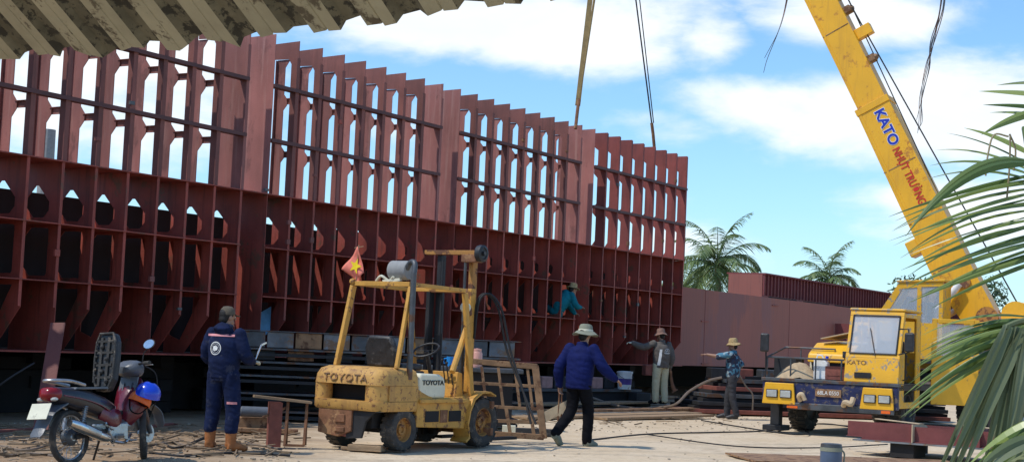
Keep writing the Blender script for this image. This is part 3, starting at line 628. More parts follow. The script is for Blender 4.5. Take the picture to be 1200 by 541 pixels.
for k in range(2):
    MB().tube(curve_pts([(.36+.03*k, 1.20, 1.45), (.40+.03*k, 1.22, 1.95), (.48+.04*k, 1.34, 2.06), (.60+.05*k, 1.45, 1.85), (.70+.06*k, 1.55, 1.3), (1.0, 1.55, .75), (1.25-.08*k, 1.5, .35)], 6), .016, 8).build('hydraulic_hose', 'cable', fk, smooth=True)
b = MB().bb(-.5, .62, 1.36, 1.42, .16, .26).bb(-.5, .62, 1.36, 1.42, .52, .62).bar((.3, 1.4, .14), (.3, 1.4, .7), .12, .04).bar((-.3, 1.4, .14), (-.3, 1.4, .7), .12, .04); b.build('fork_carriage', 'rust', fk, bevel=.008)
for x in (-.3, .3): MB().bb(x-.06, x+.06, 1.43, 2.4, .06, .10).build('fork', 'steel_dark', fk)
MB().tube([(-.4, .86, .335), (.4, .86, .335)], .09).bb(-.35, .35, .7, 1.3, .25, .45).build('front_axle', 'steel_dark', fk)
for o_ in set(bpy.data.objects)-_pre:
    if o_.parent == fk and not o_.name.startswith('front_axle'): o_.location.y -= .40
# flag
fg = empty('flag', fo+wv*-.47+av*-.78+V((0, 0, 2.14)), RZF, 'small faded red flag with a yellow star flying on the forklift roof guard', 'flag')
b = MB(); fm = axes((-.08, 0, .05), (1, -.2, .25), (-.18, 0, 1)); nx, ny = 12, 10
outl = lambda u, v: ((u*(.22+.12*(1-abs(v-.35)*1.3))-.02, v*.38+.10*u*(1-v)-.02*u, .022*sin(u*7+v*5)))
def fpt(u, v): # diamond like hanging cloth
    L0 = V((-.19, 0, .14)); T = V((.07, 0, .44)); R_ = V((.17, 0, .10)); Bt = V((.09, 0, -.03))
    return (L0*(1-u)+T*u)*(v)+(Bt*(1-u)+R_*u)*(1-v)+V((0, .02*sin(u*7+v*4), 0))
gvs = [[b.bm.verts.new(fpt(i/nx, j/ny)) for j in range(ny+1)] for i in range(nx+1)]
for i in range(nx):
    for j in range(ny): b.bm.faces.new((gvs[i][j], gvs[i+1][j], gvs[i+1][j+1], gvs[i][j+1]))
o = b.build('flag_cloth', 'flag_red', fg, smooth=True); s_ = o.modifiers.new('thick', 'SOLIDIFY'); s_.thickness = .003
b = MB(); star = []
for k in range(10):
    r = .105 if k % 2 == 0 else .042; a = radians(36*k+70); p = V((.055+r*cos(a), -.035, .18+r*sin(a))); star.append((p.x, p.z))
b.prism(star, .004, Matrix(((1, 0, 0, 0), (0, 0, 1, -.030), (0, 1, 0, 0), (0, 0, 0, 1)))).build('star', 'flag_yellow', o)
MB().tube([(.07, .0, .46), (.05, .012, -.02)], .007, 6).tube([(-.0, .0, .42), (.15, .0, .44)], .005, 6).build('flag_stick', 'wood', fg)

# rusty rack frame in front of the forklift
pA = gr(590, 497); rk = empty('rack_frame', (.22, 22.0, 0), radians(-4), 'rusty welded frame with rails standing between the forklift and the walking man', 'steel frame')
b = MB(); P = lambda x, z, y=0: V((x, y+z*.10, z))
def rail(a, c, w=.05, h=.06): b.bar(a, c, w, h, (0, 0, 1) if abs((c-a).z) < abs((c-a).x) else (1, 0, 0))
rail(P(-.80, 1.13), P(.22, 1.09), .06, .08); rail(P(.19, 1.10), P(.36, .08), .06, .10); rail(P(-.78, .12), P(.36, .10), .06, .08); rail(P(-.80, 1.12), P(-.78, .1))
b.build('outer_frame', 'wood_rust', rk, bevel=.006)
b = MB()
for z in (.82, .50): rail(P(-.78, z), P(.26, z-.01), .03, .045)
for x in (-.58, -.34, -.10, .08): rail(P(x, 1.06), P(x+.10, .50), .03, .04)
for x in (-.2, .14): rail(P(x, .5), P(x+.08, .12), .03, .05)
rail(P(-.6, .30), P(.30, .30), .03, .05)
b.build('inner_rails', 'wood_rust', rk, bevel=.004)
MB().bar(V((.28, .05, .34)), V((.78, -.02, .62)), .04, .14, (0, 0, 1)).build('cross_plate', 'wood_pale', rk)
o = MB().box((0, 0, .09), (.20, .16, .18)).box((0, -.085, .05), (.03, .01, .06)).box((.05, -.085, .05), (.03, .01, .06)).build('concrete_block', 'white_worn', None, bevel=.01); o.location = gr(596, 512); tag(o, 'small pale concrete block on the ground at the foot of the rusty frame', 'block')
o = MB().box((0, 0, .055), (.66, .14, .11)).build('timber_block', 'black_plastic', None, bevel=.008); o.location = gr(628, 510); tag(o, 'short blackened timber on the ground just right of the pale concrete block', 'timber')
o = MB().box((0, 0, .04), (.42, .16, .075)).box((-.05, .12, .02), (.55, .1, .04)).build('wooden_chock', 'wood', None, bevel=.006); o.location = gr(428, 528); o.rotation_euler = (0, 0, -.1); tag(o, 'flat wooden chock beneath the back of the forklift', 'chock')
# ------------------------------------------------------------------ crane truck
RC = -radians(30); cx_ = V((cos(RC), sin(RC), 0)); cy_ = V((-sin(RC), cos(RC), 0)); CO = V((5.80, 27.65, 0))
ct = empty('crane_truck', CO, RC, 'yellow crane truck with half cab, blue bumper and raised boom', 'crane truck')
def T(n, b, m, **k): return b.build(n, m, ct, **k)
# chassis, deck, bumper
T('chassis', MB().bb(-.55, .55, .2, 9, .55, .85).bb(-1.24, 1.24, .05, 9, .86, .97), 'steel_dark', bevel=.01)
T('deck_edge', MB().bb(-1.27, 1.27, -.04, .10, .93, .99).bb(-1.25, 1.25, .10, 9, .972, .985), 'steel_grey', bevel=.008)
bp_ = T('bumper', MB().bb(-1.25, 1.25, -.02, .09, .52, .93), 'blue_paint', bevel=.015)
T('bumper_bar', MB().bb(-.72, 1.2, -.07, -.021, .44, .56), 'steel_grey', bevel=.01)
for x0, x1 in ((-1.2, -.62), (.62, 1.18)):
    b = MB().prism([(x0-.03, .52), (x1+.02, .52), (x1-.02, .90), (x0+.02, .90)], .05, Matrix(((1, 0, 0, 0), (0, 0, 1, -.075), (0, 1, 0, 0), (0, 0, 0, 1))))
    pn = b.build('lamp_panel', 'crane_yellow', ct, bevel=.01)
    for q in (-.13, .13):
        xm = (x0+x1)/2+q
        MB().bb(xm-.11, xm+.11, -.094, -.077, .63, .78).build('lamp_bezel', 'steel_dark', pn, bevel=.008)
        h = MB().bb(xm-.095, xm+.095, -.106, -.092, .645, .765).build('headlight', 'lens', pn, bevel=.01)
pl = MB().bb(-.24, .24, -.045, -.022, .69, .83).build('number_plate', 'wood_rust', ct, bevel=.004)
text('plate_number', '68LA 0550', .098, axes((0, -.048, .76), (1, 0, 0), (0, 0, 1)), 'letter_white', pl, .003, sx=.92)
T('tow_hook', MB().tube(curve_pts([(-.50, -.06, .60), (-.52, -.12, .68), (-.45, -.15, .72), (-.40, -.12, .62)], 5), .04, 8), 'wood_pale', smooth=True)
T('tow_hook', MB().tube(curve_pts([(.30, -.08, .56), (.36, -.16, .62), (.46, -.16, .60), (.48, -.1, .70)], 5), .05, 8), 'wood_pale', smooth=True)
T('marker_light', MB().bb(-.75, -.55, -.085, -.02, .46, .50).bb(.98, 1.14, -.085, -.071, .46, .51), 'orange')
# wheels
for y in (1.35, 6.6, 7.9):
    for sx in (-1, 1):
        wheel(ct, (sx*.92, y, .50), .50, .34, (sx, 0, 0), tyre='rubber', rim='steel_grey', knobs=30)
T('axle', MB().tube([(-.8, 1.35, .5), (.8, 1.35, .5)], .09), 'steel_dark'); 
T('fender', MB().bb(-1.24, -.70, .7, 2.1, 1.0, 1.04), 'steel_dark')
# outrigger at the left of the truck
T('outrigger', MB().bb(-1.22, -1.05, .35, .55, .12, .86).bb(-1.32, -.95, .22, .68, .02, .12).bb(-1.25, -.6, .38, .52, .62, .84), 'steel_dark', bevel=.01)
T('outrigger', MB().bb(-1.9, 1.9, 4.4, 4.7, .62, .84).bb(-1.95, -1.8, 4.45, 4.65, .1, .62).bb(1.8, 1.95, 4.45, 4.65, .1, .62).bb(1.65, 2.1, 4.3, 4.8, .02, .1), 'steel_dark', bevel=.01)
# cab
x0, x1 = .26, 1.24
cabp = [(0.02, .988), (1.42, .988), (1.42, 2.26), (.36, 2.26), (.30, 2.22), (.10, 1.50), (.02, 1.40)]   # (y, z)
b = MB()
WS = ((x0+.07, x1-.07), (.20, 1.52), (.345, 2.17))
# front lower panel and frame around the windscreen
def quad(b, p, th=.03):
    p = [V(q) for q in p]; n = (p[1]-p[0]).cross(p[2]-p[0]).normalized()*th
    v = [b.bm.verts.new(q) for q in p]+[b.bm.verts.new(q-n) for q in p]
    b.bm.faces.new(v[:4]); b.bm.faces.new(v[7:3:-1])
    for i in range(4): j = (i+1) % 4; b.bm.faces.new((v[j], v[i], v[4+i], v[4+j]))
yz = lambda z: .08+(z-1.42)*.31 if z > 1.42 else .02+(z-.99)*.06/.43
def fp(x, z): return (x, yz(z), z)
quad(b, [fp(x0, .99), fp(x1, .99), fp(x1, 1.419), fp(x0, 1.419)])
quad(b, [(x0, yz(1.42)-.0, 1.421), (x1, yz(1.42), 1.421), fp(x1, 1.50), fp(x0, 1.50)])
quad(b, [fp(x0, 2.18), fp(x1, 2.18), fp(x1, 2.26), fp(x0, 2.26)])
quad(b, [fp(x0, 1.502), fp(x0+.07, 1.502), fp(x0+.07, 2.178), fp(x0, 2.178)])
quad(b, [fp(x1-.07, 1.502), fp(x1, 1.502), fp(x1, 2.178), fp(x1-.07, 2.178)])
# left (hidden) side, back
b.bb(x0, x0+.03, .10, 1.45, .99, 1.45).bb(x0, x0+.03, .95, 1.02, 1.45, 2.23).bb(x0, x0+.03, 1.38, 1.45, 1.45, 2.23)
b.bb(x0+.032, x1-.032, 1.42, 1.45, .99, 1.55).bb(x0+.032, x0+.12, 1.42, 1.45, 1.552, 2.22).bb(x1-.12, x1-.032, 1.42, 1.45, 1.552, 2.22).bb(x0+.122, x1-.122, 1.42, 1.45, 2.12, 2.22).bb(.70, .80, 1.42, 1.45, 1.552, 2.118)
# right side pillars and sill: door opening between y .42 and 1.15
b.bb(x1-.03, x1, .06, .40, .55, 1.42); b.prism([(.09, 1.42), (.40, 1.42), (.40, 1.52), (.20, 1.52), (.40, 2.16), (.40, 2.23), (.335, 2.23)], .03, axes((x1-.03, 0, 0), (0, 1, 0), (0, 0, 1)))
b.bb(x1-.03, x1, 1.16, 1.45, .55, 2.23).bb(x1-.03, x1, .402, 1.158, 2.16, 2.23).bb(x1-.03, x1, .402, 1.158, .55, .66)
cabo = T('cab', b, 'crane_cab', bevel=.008)
b = MB(); b.prism([(x0-.02, .32), (x1+.02, .32), (x1+.02, 1.48), (x0-.02, 1.48)], .05, Matrix.Translation((0, 0, 2.262))); b.build('cab_roof', 'crane_cab', ct, bevel=.025)
b = MB(); quad(b, [fp(x0+.071, 1.503), fp(x1-.071, 1.503), fp(x1-.071, 2.177), fp(x0+.071, 2.177)], .008); ws = T('windscreen', b, 'glass_hazy')
b = MB(); o_ = V((0, -.012, 0))
for a_, c_ in ((fp(x0+.07, 1.50), fp(x1-.07, 1.50)), (fp(x0+.07, 2.18), fp(x1-.07, 2.18)), (fp(x0+.07, 1.50), fp(x0+.07, 2.18)), (fp(x1-.07, 1.50), fp(x1-.07, 2.18))): b.tube([V(a_)+o_, V(c_)+o_], .014, 8)
b.build('window_seal', 'black_plastic', ws)
MB().bb(.40, .75, 1.38, 1.41, 1.6, 2.08).build('rear_window', 'glass', ct)
T('wiper', MB().tube([(.80, .07, 1.46), (.66, .22, 1.95)], .008, 5), 'black_plastic')
T('grab_handle', MB().tube(curve_pts([(x1+.01, .25, 1.05), (x1+.06, .25, 1.1), (x1+.06, .25, 1.5), (x1+.01, .25, 1.55)], 4), .012, 6), 'steel_dark')
T('cab_vent', MB().bb(.45, .75, .015, .03, 1.06, 1.16), 'steel_dark')
T('driver_seat', MB().bb(.5, 1.0, .8, 1.2, 1.2, 1.35).bb(.5, 1.0, 1.15, 1.27, 1.35, 1.75), 'black_plastic', bevel=.03)
T('steering_wheel', MB().tube([axes((.75, .5, 1.5), (1, 0, 0), (0, .9, .45)) @ V((.2*cos(t*pi/12), .2*sin(t*pi/12), 0)) for t in range(25)], .014, 6).tube([(.75, .5, 1.5), (.75, .3, 1.1)], .02, 6), 'black_plastic')
T('cab_floor', MB().bb(x0+.032, x1-.032, .1, 1.41, .99, 1.0), 'black_void')
text('cab_lettering', 'KATO', .11, axes((.47, .064, 1.33), (1, 0, 0), (0, .14, 1)), 'letter_faint', cabo, .004, sx=1.2)
# open door slid/swung behind the cab
dm = axes((x1+.12, 1.75, 0), (1., .5, 0), (0, 0, 1)); b = MB()
def dbox(u0, u1, z0, z1): b.box(dm @ V(((u0+u1)/2, (z0+z1)/2, 0)), (u1-u0, z1-z0, .04), dm)
dbox(0, .86, .62, 1.52); dbox(0, .09, 1.522, 2.20); dbox(.77, .86, 1.522, 2.20); dbox(.092, .768, 2.12, 2.20)
door = b.build('cab_door', 'crane_yellow', ct, bevel=.01)
b = MB(); b.box(dm @ V((.43, 1.80, 0)), (.67, .6, .006), dm); b.build('door_window', 'glass', door)
MB().tube([dm @ V((.70, 1.32, .06)), dm @ V((.80, 1.32, .06))], .015, 6).build('handle', 'chrome', door)
# mirrors
def mirror(px, py, z, arm):
    mo = MB().bb(px-.085, px+.085, py-.03, py+.03, z-.17, z+.17).build('mirror', 'black_plastic', ct, bevel=.03)
    MB().tube(arm, .014, 6).build('mirror_arm', 'steel_dark', mo); MB().bb(px-.07, px+.07, py+.031, py+.034, z-.15, z+.15).build('mirror_glass', 'chrome', mo)
mirror(-1.24, .0, 1.62, [(-1.22, .05, .99), (-1.22, .03, 1.48)])
mirror(1.42, .02, 1.72, [(1.22, .1, 1.95), (1.40, .03, 1.95), (1.42, .03, 1.55), (1.22, .08, 1.5)])
# railing on the left deck
b = MB(); rz_ = 1.36
for p in ((-1.2, .06), (-.75, .06), (-.28, .06), (.2, .06)): b.tube([(p[0], p[1], .98), (p[0], p[1], rz_)], .016, 6)
b.tube([(-1.2, .06, rz_), (.24, .06, rz_)], .018, 6).tube([(-1.2, .06, rz_), (-1.05, .6, 1.55), (-.1, .6, 1.55), (-.1, .6, .98)], .018, 6).tube([(-.75, .6, 1.55), (-.75, .6, .98)], .014, 6)
T('railing', b, 'steel_grey')
T('toolbox', MB().bb(-1.18, -.75, .35, .8, .985, 1.36), 'steel_dark', bevel=.015)
# engine hood, sloped
T('engine_hood', MB().prism([(.45, 1.30), (2.2, 1.30), (2.2, 1.72), (.95, 1.66), (.50, 1.46)], .82, axes((-.58, 0, 0), (0, 1, 0), (0, 0, 1))), 'crane_yellow', bevel=.03)
T('engine_bay', MB().bb(-.5, .22, .5, 2.2, .99, 1.298), 'steel_dark')
T('hood_lamp', MB().bb(.10, .22, .40, .52, 1.40, 1.52), 'black_plastic', bevel=.01)
T('exhaust_guard', MB().bb(-.28, -.22, 2.3, 2.4, 1.3, 2.1).bb(.10, .16, 2.3, 2.4, 1.3, 2.1).bb(-.22, .10, 2.3, 2.4, 1.6, 1.66).bb(-.22, .10, 2.3, 2.4, 2.04, 2.1), 'crane_yellow', bevel=.01)
tp = MB().bar((-.45, 1.3, 1.74), (.24, 1.3, 1.90), 1.0, .02).build('cover_sheet', 'wood_pale'); tp.matrix_world = Matrix.Translation(CO) @ Matrix.Rotation(RC, 4, 'Z'); tag(tp, 'tan sheet of board lying on the crane truck engine hood', 'board')
def onct(o): o.matrix_world = Matrix.Translation(CO) @ Matrix.Rotation(RC, 4, 'Z'); return o
def jerry(x, y, s, label, m='white_paint'):
    j = empty('jerry_can', CO+cx_*x+cy_*y+V((0, 0, .99)), RC, label, 'jerry can', 'jerry cans on the crane deck')
    MB().prism([(-.13*s, 0), (.13*s, 0), (.13*s, .30*s), (.04*s, .38*s), (-.13*s, .38*s)], .16*s, axes((0, .08*s, 0), (1, 0, 0), (0, 0, 1))).build('can_body', m, j, bevel=.02, smooth=True)
    MB().tube([(.09*s, 0, .35*s), (.10*s, 0, .43*s)], .03*s, 10).build('cap', 'blue_gloss' if s > .9 else 'white_worn', j); MB().tube([(-.1*s, 0, .37*s), (-.08*s, 0, .44*s), (.0, 0, .44*s), (.04*s, 0, .37*s)], .014, 6).build('handle', m, j)
jerry(-.22, .22, 1.0, 'white jerry can at the front behind the crane truck railing'); jerry(-.44, .72, 1.15, 'white jerry can further back, half hidden by the front can', 'white_worn')
o = onct(MB().box((.06, .25, 1.12), (.36, .26, .24)).box((.06, .118, 1.12), (.28, .01, .10)).build('battery_crate', 'gore', None, bevel=.01)); tag(o, 'dark crate with a worn label beside the jerry cans under the orange hood', 'crate')
b = MB()
for k in range(14):
    for j in range(2): pass
b.lathe([(0.001, .30), (.12, .27), (.30, .14), (.42, .02), (.44, 0)], 18)
for v in b.bm.verts: v.co += V((0, 0, .05*noise.noise(v.co*5)))
o = b.build('sand_pile', 'sand', None, smooth=True); o.location = CO+cx_*-.72+cy_*.45+V((0, 0, .985)); tag(o, 'heap of tan sand on the crane truck deck behind the railing', 'sand heap')

# ---- superstructure
TC = V((-.2, 6.3, 0))                            # turntable in truck coordinates
tcw = CO+cx_*TC.x+cy_*TC.y
P0 = at(1152, 378, 33.3); tipw = at(731, -474, 37.8)
bd = V((tipw.x-P0.x, tipw.y-P0.y, 0)).normalized(); sd_ = V((-bd.y, bd.x, 0))      # forward, left-hand side of the operator
if sd_.dot(V((0, -1, 0))) < 0: sd_ = -sd_
inv = (Matrix.Translation(CO) @ Matrix.Rotation(RC, 4, 'Z')).inverted()
SW = Matrix(((bd.x, sd_.x, 0, P0.x), (bd.y, sd_.y, 0, P0.y), (0, 0, 1, 0), (0, 0, 0, 1)))   # x forward, y toward viewer, z up; origin under boom foot
SL = inv @ SW
def S(n, b, m, **k):
    b.bm.transform(SL); return b.build(n, m, ct, **k)
S('turntable', MB().lathe([(.75, .97), (.75, 1.15), (.65, 1.22), (0, 1.22)], 28, Matrix.Translation((1.3, 0, 0))), 'steel_dark')
S('slew_platform', MB().bb(-1.5, 2.1, -1.15, .62, 1.24, 1.42).bb(-1.5, .5, -1.1, -.42, 1.42, 2.3).prism([(-1.6, 1.42), (.9, 1.42), (.9, 1.75), (.35, 2.18), (-.3, 2.32), (-1.6, 2.2)], .30, Matrix(((1, 0, 0, 0), (0, 0, 1, .42), (0, 1, 0, 0), (0, 0, 0, 1)))), 'crane_yellow', bevel=.02)
S('side_panel', MB().bb(-1.2, .25, .725, .735, 1.50, 2.02), 'steel_grey', bevel=.01)
S('counterweight', MB().bb(-2.3, -1.5, -1.15, 1.15, 1.1, 2.2), 'crane_yellow', bevel=.05)
S('winch_drum', MB().lathe([(0, -.3), (.30, -.3), (.30, -.27), (.2, -.26), (.2, .26), (.30, .27), (.30, .3), (0, .3)], 24, axes((-.75, .1, 2.45), (1, 0, 0), (0, 0, 1))), 'crane_yellow', smooth=True)
S('winch_drum', MB().lathe([(0, -.25), (.24, -.25), (.24, -.22), (.16, -.21), (.16, .21), (.24, .22), (.24, .25), (0, .25)], 24, axes((-.15, .1, 2.38), (1, 0, 0), (0, 0, 1))), 'rusty_yellow', smooth=True)
# operator cab: side profile in (x forward, z)
c0, c1 = .78, 1.50                                # y range towards viewer
prof = [(.52, 1.45), (1.75, 1.45), (1.90, 2.35), (1.45, 3.04), (.52, 3.08)]
XZ = lambda y: Matrix(((1, 0, 0, 0), (0, 0, -1, y), (0, 1, 0, 0), (0, 0, 0, 1)))
win1 = [(1.06, 2.30), (1.74, 2.30), (1.38, 2.92), (1.06, 2.95)]; win2 = [(.60, 2.2), (.97, 2.2), (.97, 2.96), (.60, 2.98)]
b = MB()
for y in (c1, c0+.03): b.tri_fill([prof, win1, win2], .03, XZ(y))
b.bb(.52, .56, c0+.031, c1-.031, 1.45, 3.05).bb(.56, 1.72, c0+.031, c1-.031, 1.45, 1.49)
b.prism([(1.72, 1.45), (1.75, 1.45), (1.90, 2.35), (1.87, 2.35)], c1-c0-.062, XZ(c1-.031))
for yy in (c0+.031, c1-.085): b.prism([(1.86, 2.352), (1.90, 2.352), (1.45, 3.04), (1.41, 3.02)], .054, XZ(yy+.054))
opc = S('operator_cab', b, 'crane_cab')
S('cab_roof', MB().prism([(.48, 3.082), (1.49, 3.045), (1.49, 3.09), (.48, 3.13)], c1-c0+.06, XZ(c1+.03)), 'crane_cab', bevel=.01)
S('windscreen', MB().prism([(1.88, 2.36), (1.89, 2.36), (1.45, 3.03), (1.44, 3.03)], c1-c0-.17, XZ(c1-.085)), 'glass')
S('side_window', MB().prism(win1, .01, XZ(c1-.01)), 'glass'); S('side_window', MB().prism(win2, .01, XZ(c1-.01)), 'glass')
S('operator_seat', MB().bb(.85, 1.2, 1.0, 1.3, 2.0, 2.15).bb(.80, .90, 1.0, 1.3, 2.15, 2.65), 'black_plastic', bevel=.03)
S('cab_step', MB().bb(.3, 2.3, .62, 1.56, 1.36, 1.44), 'steel_dark')
# boom
f0 = SW @ V((0, 0, 2.25)); tip = tipw; bl = (tip-f0).length; bdir = (tip-f0).normalized()
bn = bdir.cross(sd_).normalized()
if bn.z < 0: bn = -bn
BM = inv @ Matrix(((bdir.x, sd_.x, bn.x, f0.x), (bdir.y, sd_.y, bn.y, f0.y), (bdir.z, sd_.z, bn.z, f0.z), (0, 0, 0, 1)))   # x along boom, y toward viewer, z top side
def Bm(n, b, m, parent=ct, **k): b.bm.transform(BM); return b.build(n, m, parent, **k)
yzp = lambda x: Matrix(((0, 0, 1, x), (1, 0, 0, 0), (0, 1, 0, 0), (0, 0, 0, 1)))
w1 = .29
bm1 = Bm('boom_base_section', MB().prism([(-.9, .05), (-.3, -.25), (1.2, -.48), (5.5, -.40), (5.5, .37), (1.0, .38), (-.3, .42), (-.9, .3)], 2*w1, Matrix(((1, 0, 0, 0), (0, 0, 1, -w1), (0, 1, 0, 0), (0, 0, 0, 1)))).bb(5.35, 5.5, -w1-.02, w1+.02, -.42, .39).bb(.8, 5.34, w1+.001, w1+.012, -.38, -.32), 'boom_yellow', bevel=.012)
bm2 = Bm('boom_extension', MB().bb(5.51, 11.5, -.25, .25, -.35, .33).bb(5.51, 11.5, .251, .262, -.31, -.27).bb(11.4, 11.55, -.28, .28, -.38, .36), 'boom_yellow', bevel=.01)
Bm('boom_extension', MB().bb(11.56, bl, -.21, .21, -.28, .28), 'boom_yellow', bevel=.01)
Bm('boom_head', MB().bb(bl-.4, bl+.3, -.24, -.2, -.5, .5).bb(bl-.4, bl+.3, .22, .26, -.5, .5).lathe([(0, -.18), (.28, -.18), (.28, .18), (0, .18)], 20, axes((bl+.05, 0, -.2), (1, 0, 0), (0, 0, 1))), 'boom_yellow')
Bm('boom_bracket', MB().bb(7.0, 7.25, -.1, .1, .33, .70), 'boom_yellow', bevel=.01)
for x in (6.4, 7.7, 8.1): Bm('rope_guide', MB().bb(x, x+.15, -.12, .12, .31, .48).ball((x+.07, 0, .47), .09, 8), 'wood_rust')
Bm('boom_lamp', MB().bb(1.95, 2.3, -.12, .25, -.72, -.46), 'crane_yellow', bevel=.02)
Bm('boom_rest_arm', MB().bar((.9, .2, -.65), (1.5, .2, -1.25), .25, .10, (0, 1, 0)), 'wood_rust', bevel=.01)
Bm('boom_pin', MB().lathe([(0, -.34), (.13, -.34), (.13, .36), (0, .36)], 16, axes((.95, 0, .10), (1, 0, 0), (0, 0, 1))), 'rusty_yellow')
for x in (1.4, 2.6, 3.9): Bm('weld_strip', MB().bb(x, x+.02, w1+.001, w1+.006, -.44, .34), 'wood_rust', bm1)
for x in (7.4, 9.3): Bm('weld_strip', MB().bb(x, x+.02, .251, .256, -.34, .31), 'wood_rust', bm2)
# luffing cylinders
for yy in (.50,):
    a_ = BM @ V((.95, yy-.1, .0)); c_ = SL @ V((1.55, yy, 1.6))
    MB().tube([a_, a_.lerp(c_, .48)], .075, 14).build('cylinder_rod', 'white_paint', ct, smooth=True)
    MB().tube([a_.lerp(c_, .47), c_], .12, 14).build('luffing_cylinder', 'crane_yellow', ct, smooth=True)
a_ = BM @ V((.55, -.2, -.35)); c_ = SL @ V((2.05, .1, 1.6))
MB().tube([a_, c_], .07, 14).build('cylinder_rod', 'white_paint', ct, smooth=True)
# lettering on the boom, reading down the boom
def bt(body, size, xb, z, m, sx, off=0, dz=0): 
    Mx = BM @ axes((xb, w1+.004+dz, z), (-1, 0, 0), (0, 0, 1))
    return text('boom_lettering', body, size, Mx, m, bm1, .003, off, sx, 1.02)
t = bt('KATO', .32, 4.82, .06, 'letter_white', 1.0, .022); bt('KATO', .32, 4.82, .06, 'letter_blue', 1.0, .010, .004)
bt('NHỰT TRƯỜNG', .255, 3.60, .03, 'letter_red', .74, .004, .004)
# ropes
tl = BM @ V((bl, 0, .3))
MB().tube([SL @ V((-.75, .15, 2.7)), BM @ V((7.7, .05, .52)), BM @ V((9.6, .05, .52)), tl], .016, 6).build('hoist_rope', 'cable', ct)
MB().tube([SL @ V((-.15, -.02, 2.6)), BM @ V((7.7, -.05, .50)), BM @ V((9.6, -.05, .5)), tl], .013, 6).build('hoist_rope', 'cable', ct)
# hook and slings
hk = empty('hook_block', (tip.x, tip.y, 0), 0, 'hook block hanging from the boom tip on hoist ropes above the ship', 'hook')
hz_ = at(731, -195, tip.y).z
for dx in (-.1, .1): MB().tube([(dx, 0, tip.z-.2), (dx, 0, hz_+.7)], .014, 6).build('hoist_rope', 'cable', hk)
MB().bb(-.2, .2, -.12, .12, hz_+.3, hz_+.8).build('sheave_case', 'crane_yellow', hk, bevel=.04)
MB().tube(curve_pts([(0, 0, hz_+.35), (0, 0, hz_+.1), (.12, 0, hz_), (.05, 0, hz_-.12), (-.1, 0, hz_-.05)], 5), .04, 8).build('hook', 'steel_grey', hk)
for (px, py, s_, nm, wid, lb) in ((672, 138, 16.35, 'sling', .055, 'flat tan lifting sling, the left one of two at the top of the ship side'), (770, 168, 20.5, 'sling', .03, 'dark wire sling, the right one of two at the top of the ship side')):
    p = hp(s_, .05, 6.48); q = V((tip.x, tip.y, hz_))
    o = empty('lifting_sling', p, 0, lb, 'sling'); d = q-p
    if wid > .04: MB().bar(d*.06+V((-.01, 0, 0)), d+V((-.12, 0, 0)), .03, wid*2.2, (1, 0, 0)).build('strap', 'sling', o); MB().tube([d*.06, d*.9+V((.12, 0, 0))], .028, 6).build('strap', 'sling', o)
    else: MB().tube([d*.08, d], .02, 6).build('wire', 'cable', o); MB().tube([d*.08+V((.05, 0, 0)), d*.5+V((.10, 0, 0)), d], .014, 6).build('wire', 'cable', o)
    MB().tube([(0, 0, -.1), d*.045, d*.08], .04, 8).build('shackle', 'rust', o)
# ------------------------------------------------------------------ motorcycle
RB = -radians(24); bo = gr(78, 546)+V((0, .10, 0)); bo.z = 0
bk = empty('motorcycle', bo, RB, 'maroon and black motorcycle with its seat flipped open, parked on the sand', 'motorcycle')   # origin under the rear axle, forward = +y
bk.rotation_euler = (0, radians(-5), RB)
def spoked(c, r, parent, steer=0):
    z = V((cos(steer), sin(steer), 0)); x = V((0, 0, 1)); y = z.cross(x); Mx = Matrix(((x.x, y.x, z.x, c[0]), (x.y, y.y, z.y, c[1]), (x.z, y.z, z.z, c[2]), (0, 0, 0, 1)))
    b = MB(); wl_ = b.tube([Mx @ V((r*.80*cos(a), r*.80*sin(a), 0)) for a in [2*pi*k/36 for k in range(37)]], .013, 8, side=z)
    b.lathe([(0, -.06), (.035, -.06), (.05, -.03), (.05, .03), (.035, .06), (0, .06)], 16, Mx)
    for k in range(28):
        a = 2*pi*k/28; b.tube([Mx @ V((.045*cos(a+.5), .045*sin(a+.5), .035*(-1)**k)), Mx @ V((r*.8*cos(a), r*.8*sin(a), 0))], .0028, 4)
    w_ = b.build('wheel', 'silver', parent, smooth=True)
    prof = [(r*.80, -.02), (r*.86, -.036), (r*.95, -.034), (r, -.012), (r, .012), (r*.95, .034), (r*.86, .036), (r*.80, .02)]
    MB().lathe(prof+[prof[0]], 48, Mx).build('tyre', 'tyre_dusty', w_, smooth=True); return w_
FXY = (0, 1.22)
spoked((0, 0, .28), .28, bk); spoked((0, 1.20, .28), .28, bk, .62)
def Bk(n, b, m, **k): return b.build(n, m, bk, **k)
Bk('rear_brake', MB().lathe([(0, .05), (.06, .05), (.085, .03), (.085, -.04), (0, -.05)], 18, axes((0, 0, .28), (0, 1, 0), (0, 0, 1))), 'steel_grey', smooth=True)
Bk('front_brake', MB().lathe([(.03, .05), (.10, .05), (.10, .045), (.03, .045)], 18, axes((0, 1.22, .28), (0, 1, 0), (0, 0, 1))), 'silver')
Bk('swing_arm', MB().bar((.085, 0, .28), (.085, .48, .33), .025, .045).bar((-.085, 0, .28), (-.085, .48, .33), .025, .045), 'steel_dark')
Bk('chain_cover', MB().bar((-.10, -.02, .31), (-.10, .5, .34), .02, .09), 'steel_dark', bevel=.01)
for sx in (.11,):
    b = MB(); p0, p1 = V((sx, .04, .33)), V((sx, .13, .62)); b.tube([p0, p1], .012, 8)
    for k in range(9): q = p0.lerp(p1, .3+.07*k); b.lathe([(.026, -.006), (.032, 0), (.026, .006)], 12, Matrix.Translation(q))
    Bk('shock_absorber', b, 'silver')
Bk('shock_absorber', MB().tube([(-.11, .04, .33), (-.11, .13, .62)], .028, 10), 'silver')
